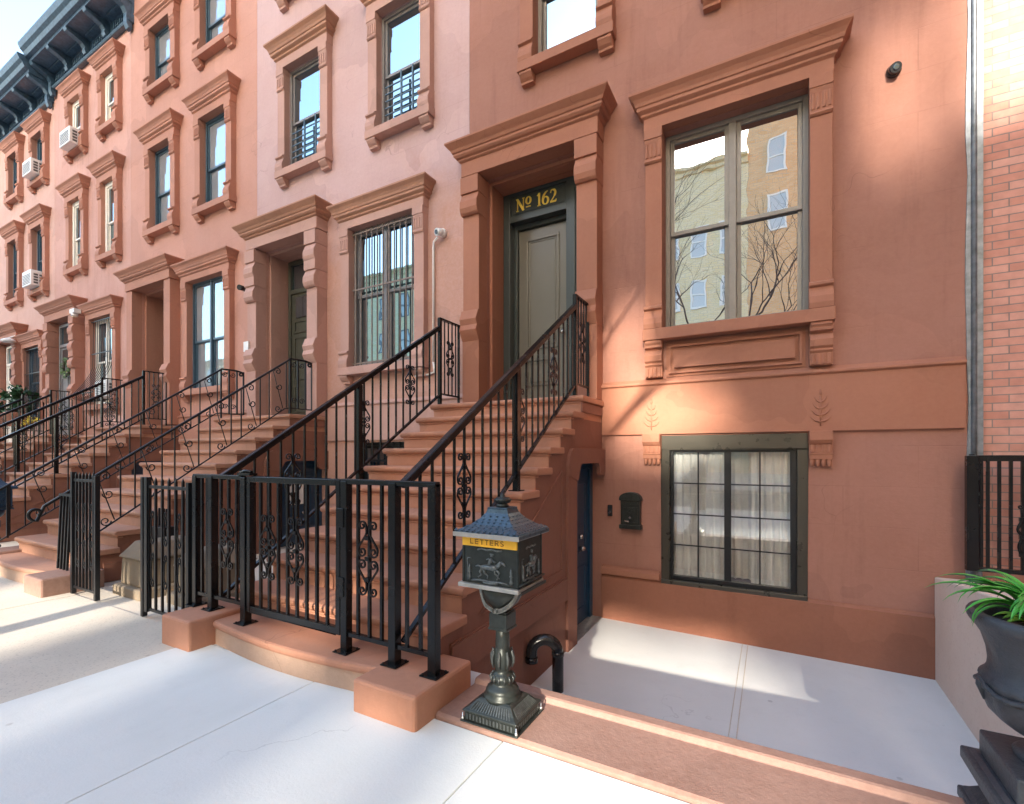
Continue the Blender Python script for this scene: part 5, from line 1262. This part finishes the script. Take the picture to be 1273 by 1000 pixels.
# ------------------------------------------------------------------ across the street: seen in the reflections, openings and heights added to shape sun patches
TEY = TE/math.cos(R(SUN_AZ)); BY = -30.; BD = 2.0
def gap(xa, xb, za, zb, Y):  # opening added through a block so sun falls on the given patch
    s = TA*(Y-BY); u = TEY*(Y-BY)
    return (xa+s, xb+s+TA*BD, za+u, zb+u+TEY*BD)
def block(name, x0, x1, zt, mat, ops, label, wins, fm):
    h = empty(name,((x0+x1)/2,BY,0),label,'building')
    q = MB(); grid_wall(q,x0,x1,0,zt,ops,BY,-BD)
    q2 = MB(); grid_wall(q2,x0,x1,0,zt,ops,BY-BD,0)
    q.add(q2.v,q2.f)
    for x in (x0,x1): q.add([(x,BY,0),(x,BY-BD,0),(x,BY-BD,zt),(x,BY,zt)],[(0,1,2,3)])
    q.add([(x0,BY,zt),(x1,BY,zt),(x1,BY-BD,zt),(x0,BY-BD,zt)],[(0,1,2,3)])
    q.build('wall', mat, h, fix=False)
    for xa,xb,za,zb in wins:
        f = MB(); f.box(xa,xa+.14,BY,BY+.08,za,zb); f.box(xb-.14,xb,BY,BY+.08,za,zb); f.box(xa+.14,xb-.14,BY,BY+.08,zb-.16,zb); f.box(xa+.14,xb-.14,BY,BY+.08,za,za+.14); f.box(xa+.14,xb-.14,BY+.01,BY+.07,(za+zb)/2-.06,(za+zb)/2+.06)
        fo = f.build('window', fm, h); MB().box(xa+.14,xb-.14,BY+.005,BY+.03,za+.14,zb-.16).build('pane', M['glass_far'], fo)
    c = MB(); c.prism_x([(BY+.02,zt-.7),(BY+.15,zt-.65),(BY+.2,zt-.3),(BY+.45,zt-.2),(BY+.5,zt-.02),(BY+.02,zt-.02)],x0+.01,x1-.01); c.build('roof_cornice', mat, h)
    return h
G = [gap(-1.58,-1.18,-.80,-.28,3.75), gap(-1.08,-.55,-.85,-.22,3.75), gap(-1.66,-.95,1.75,2.3,F), gap(-1.5,-1.2,1.4,1.8,F), gap(-.95,-.6,1.6,2.1,F), gap(-.6,-.42,1.6,1.75,F), gap(-1.62,-1.35,2.72,3.05,F),
     gap(-3.05,-2.55,.12,.42,2.2), gap(1.0,1.43,4.85,5.35,F), gap(.9,1.43,4.5,4.95,F), gap(.84,1.43,4.15,4.5,F), gap(.95,1.43,3.9,4.15,F), gap(1.16,1.43,3.70,3.9,F), gap(-5.5,-4.85,-.35,.33,1.6), gap(-7.1,-5.85,-.35,.33,1.6)]
G += [gap(a,b,z-.09,z+.09,y) for a,b,z,y in ((-.95,-.7,-.53,4.75),(-.45,-.25,-.54,4.9),(-1.55,-1.3,-.52,4.9),(-.35,-.1,-.55,3.6),(.1,.35,-.55,4.2),(-1.95,-1.6,0,1.45),(-3.7,-3.4,0,1.2))]
G2 = [gap(-9.3,-7.6,-.35,.33,1.6), gap(-12.4,-10,-.35,.33,1.6)]
block('offscreen_block',-1.9,7.66,30,M['orange_b'],G,'orange brick block across the street mirrored in the big window, with added sun openings',[(-.6+2.6*i,.7+2.6*i,18.4+4.2*j,21.2+4.2*j) for i in range(3) for j in range(3)],M['frame_white'])
block('offscreen_block',-9,-1.91,24.8,M['cream_b'],G2,'cream brick block across the street with a low roof line and added sun openings',[(-8.3+2.2*i,-7.0+2.2*i,z,z+2.4) for i in range(3) for z in (13.2,17.4)],M['frame_white'])
block('offscreen_block',-18,-9.01,27,M['cream_b'],[],'tall cream block across the street',[(-12-3.2*i,-10.7-3.2*i,z,z+2.4) for i in range(2) for z in (5,9,13,17,21)],M['frame_grey'])  # height set to keep sun off the facades on the left
block('offscreen_block',-52,-18.01,22.3,M['cream_b'],[],'middling cream block across the street, mirrored in the barred window',[(-21-3.2*i,-19.7-3.2*i,z,z+2.4) for i in range(9) for z in (5,9,13,17)],M['frame_grey'])
block('offscreen_block',-120,-52.01,15.5,M['orange_b'],[],'low orange brick block far along the opposite side of the street',[(-55-4*i,-53.4-4*i,z,z+2.4) for i in range(12) for z in (4,8,12)],M['frame_white'])
block('offscreen_block',7.67,40,15.2,M['orange_b'],[],'low orange brick block across the street to the right',[(9+3*i,10.4+3*i,z,z+2.4) for i in range(6) for z in (4,8,12)],M['frame_white'])  # height set so sun reaches only the upper brick next door

def bare_tree(x, y, h, seed, label):
    r6 = random.Random(seed); t = empty('street_tree',(x,y,0),label,'tree','bare street trees behind the camera')
    tr = MB(); cr = MB()
    def grow(p, d, l, r, lv, mb):
        n = 3; P = [p]; Rs = [r]
        for i in range(n):
            d = (d+Vector((r6.gauss(0,.14),r6.gauss(0,.14),r6.gauss(.03,.10)))).normalized(); p = p+d*l/n; P.append(p); Rs.append(r*(1-.35*(i+1)/n))
        mb.tube(P,Rs,6 if lv > 2 else 4)
        if lv == 0: return
        for k in range(3 if lv > 1 else 4):
            a = r6.uniform(0,2*math.pi); sp = r6.uniform(.45,.85); o = Vector((math.cos(a),math.sin(a),.25)); grow(P[-1] if k < 2 else P[-2],(d+o*sp).normalized(),l*r6.uniform(.62,.8),Rs[-1]*r6.uniform(.55,.75),lv-1,cr)
    grow(Vector((x,y,-.05)),Vector((0,0,1)),h*.36,.13,5,tr)
    tr.build('trunk', M['bark'], t); cr.build('crown', M['bark'], t)
bare_tree(-5.0,-1.95,9,21,'bare street tree at the kerb opposite the pink house yard')
bare_tree(-1.7,-2.0,8.5,22,'bare street tree at the kerb opposite number 162')

def shade_block(x0, x1, y0, y1, zt, mat, label):  # unseen blocks added to cut sky light on right-facing sides
    h = empty('offscreen_block',((x0+x1)/2,(y0+y1)/2,0),label,'building')
    MB().box(x0,x1,y0,y1,-.1,zt).build('wall', mat, h)
    q = MB()
    for j in range(int(zt/4)):
        if y1-y0 < x1-x0:
            for i in range(int((x1-x0)/3.2)): q.box(x0+1+3.2*i,x0+2.3+3.2*i,y1,y1+.05,2+4*j,4.3+4*j)
        for i in range(int((y1-y0)/3.2)): q.box(x0-.05,x0,y0+1+3.2*i,y0+2.3+3.2*i,2+4*j,4.3+4*j)
    q.build('windows', M['glass_far'], h)
shade_block(9.5,60,-26,-13,46,M['orange_b'],'tall unseen brick block added at the right behind the camera to shut out sky light')
shade_block(26,40,-12.9,6,46,M['cream_b'],'tall unseen cream block added at the right street end to shut out sky light')
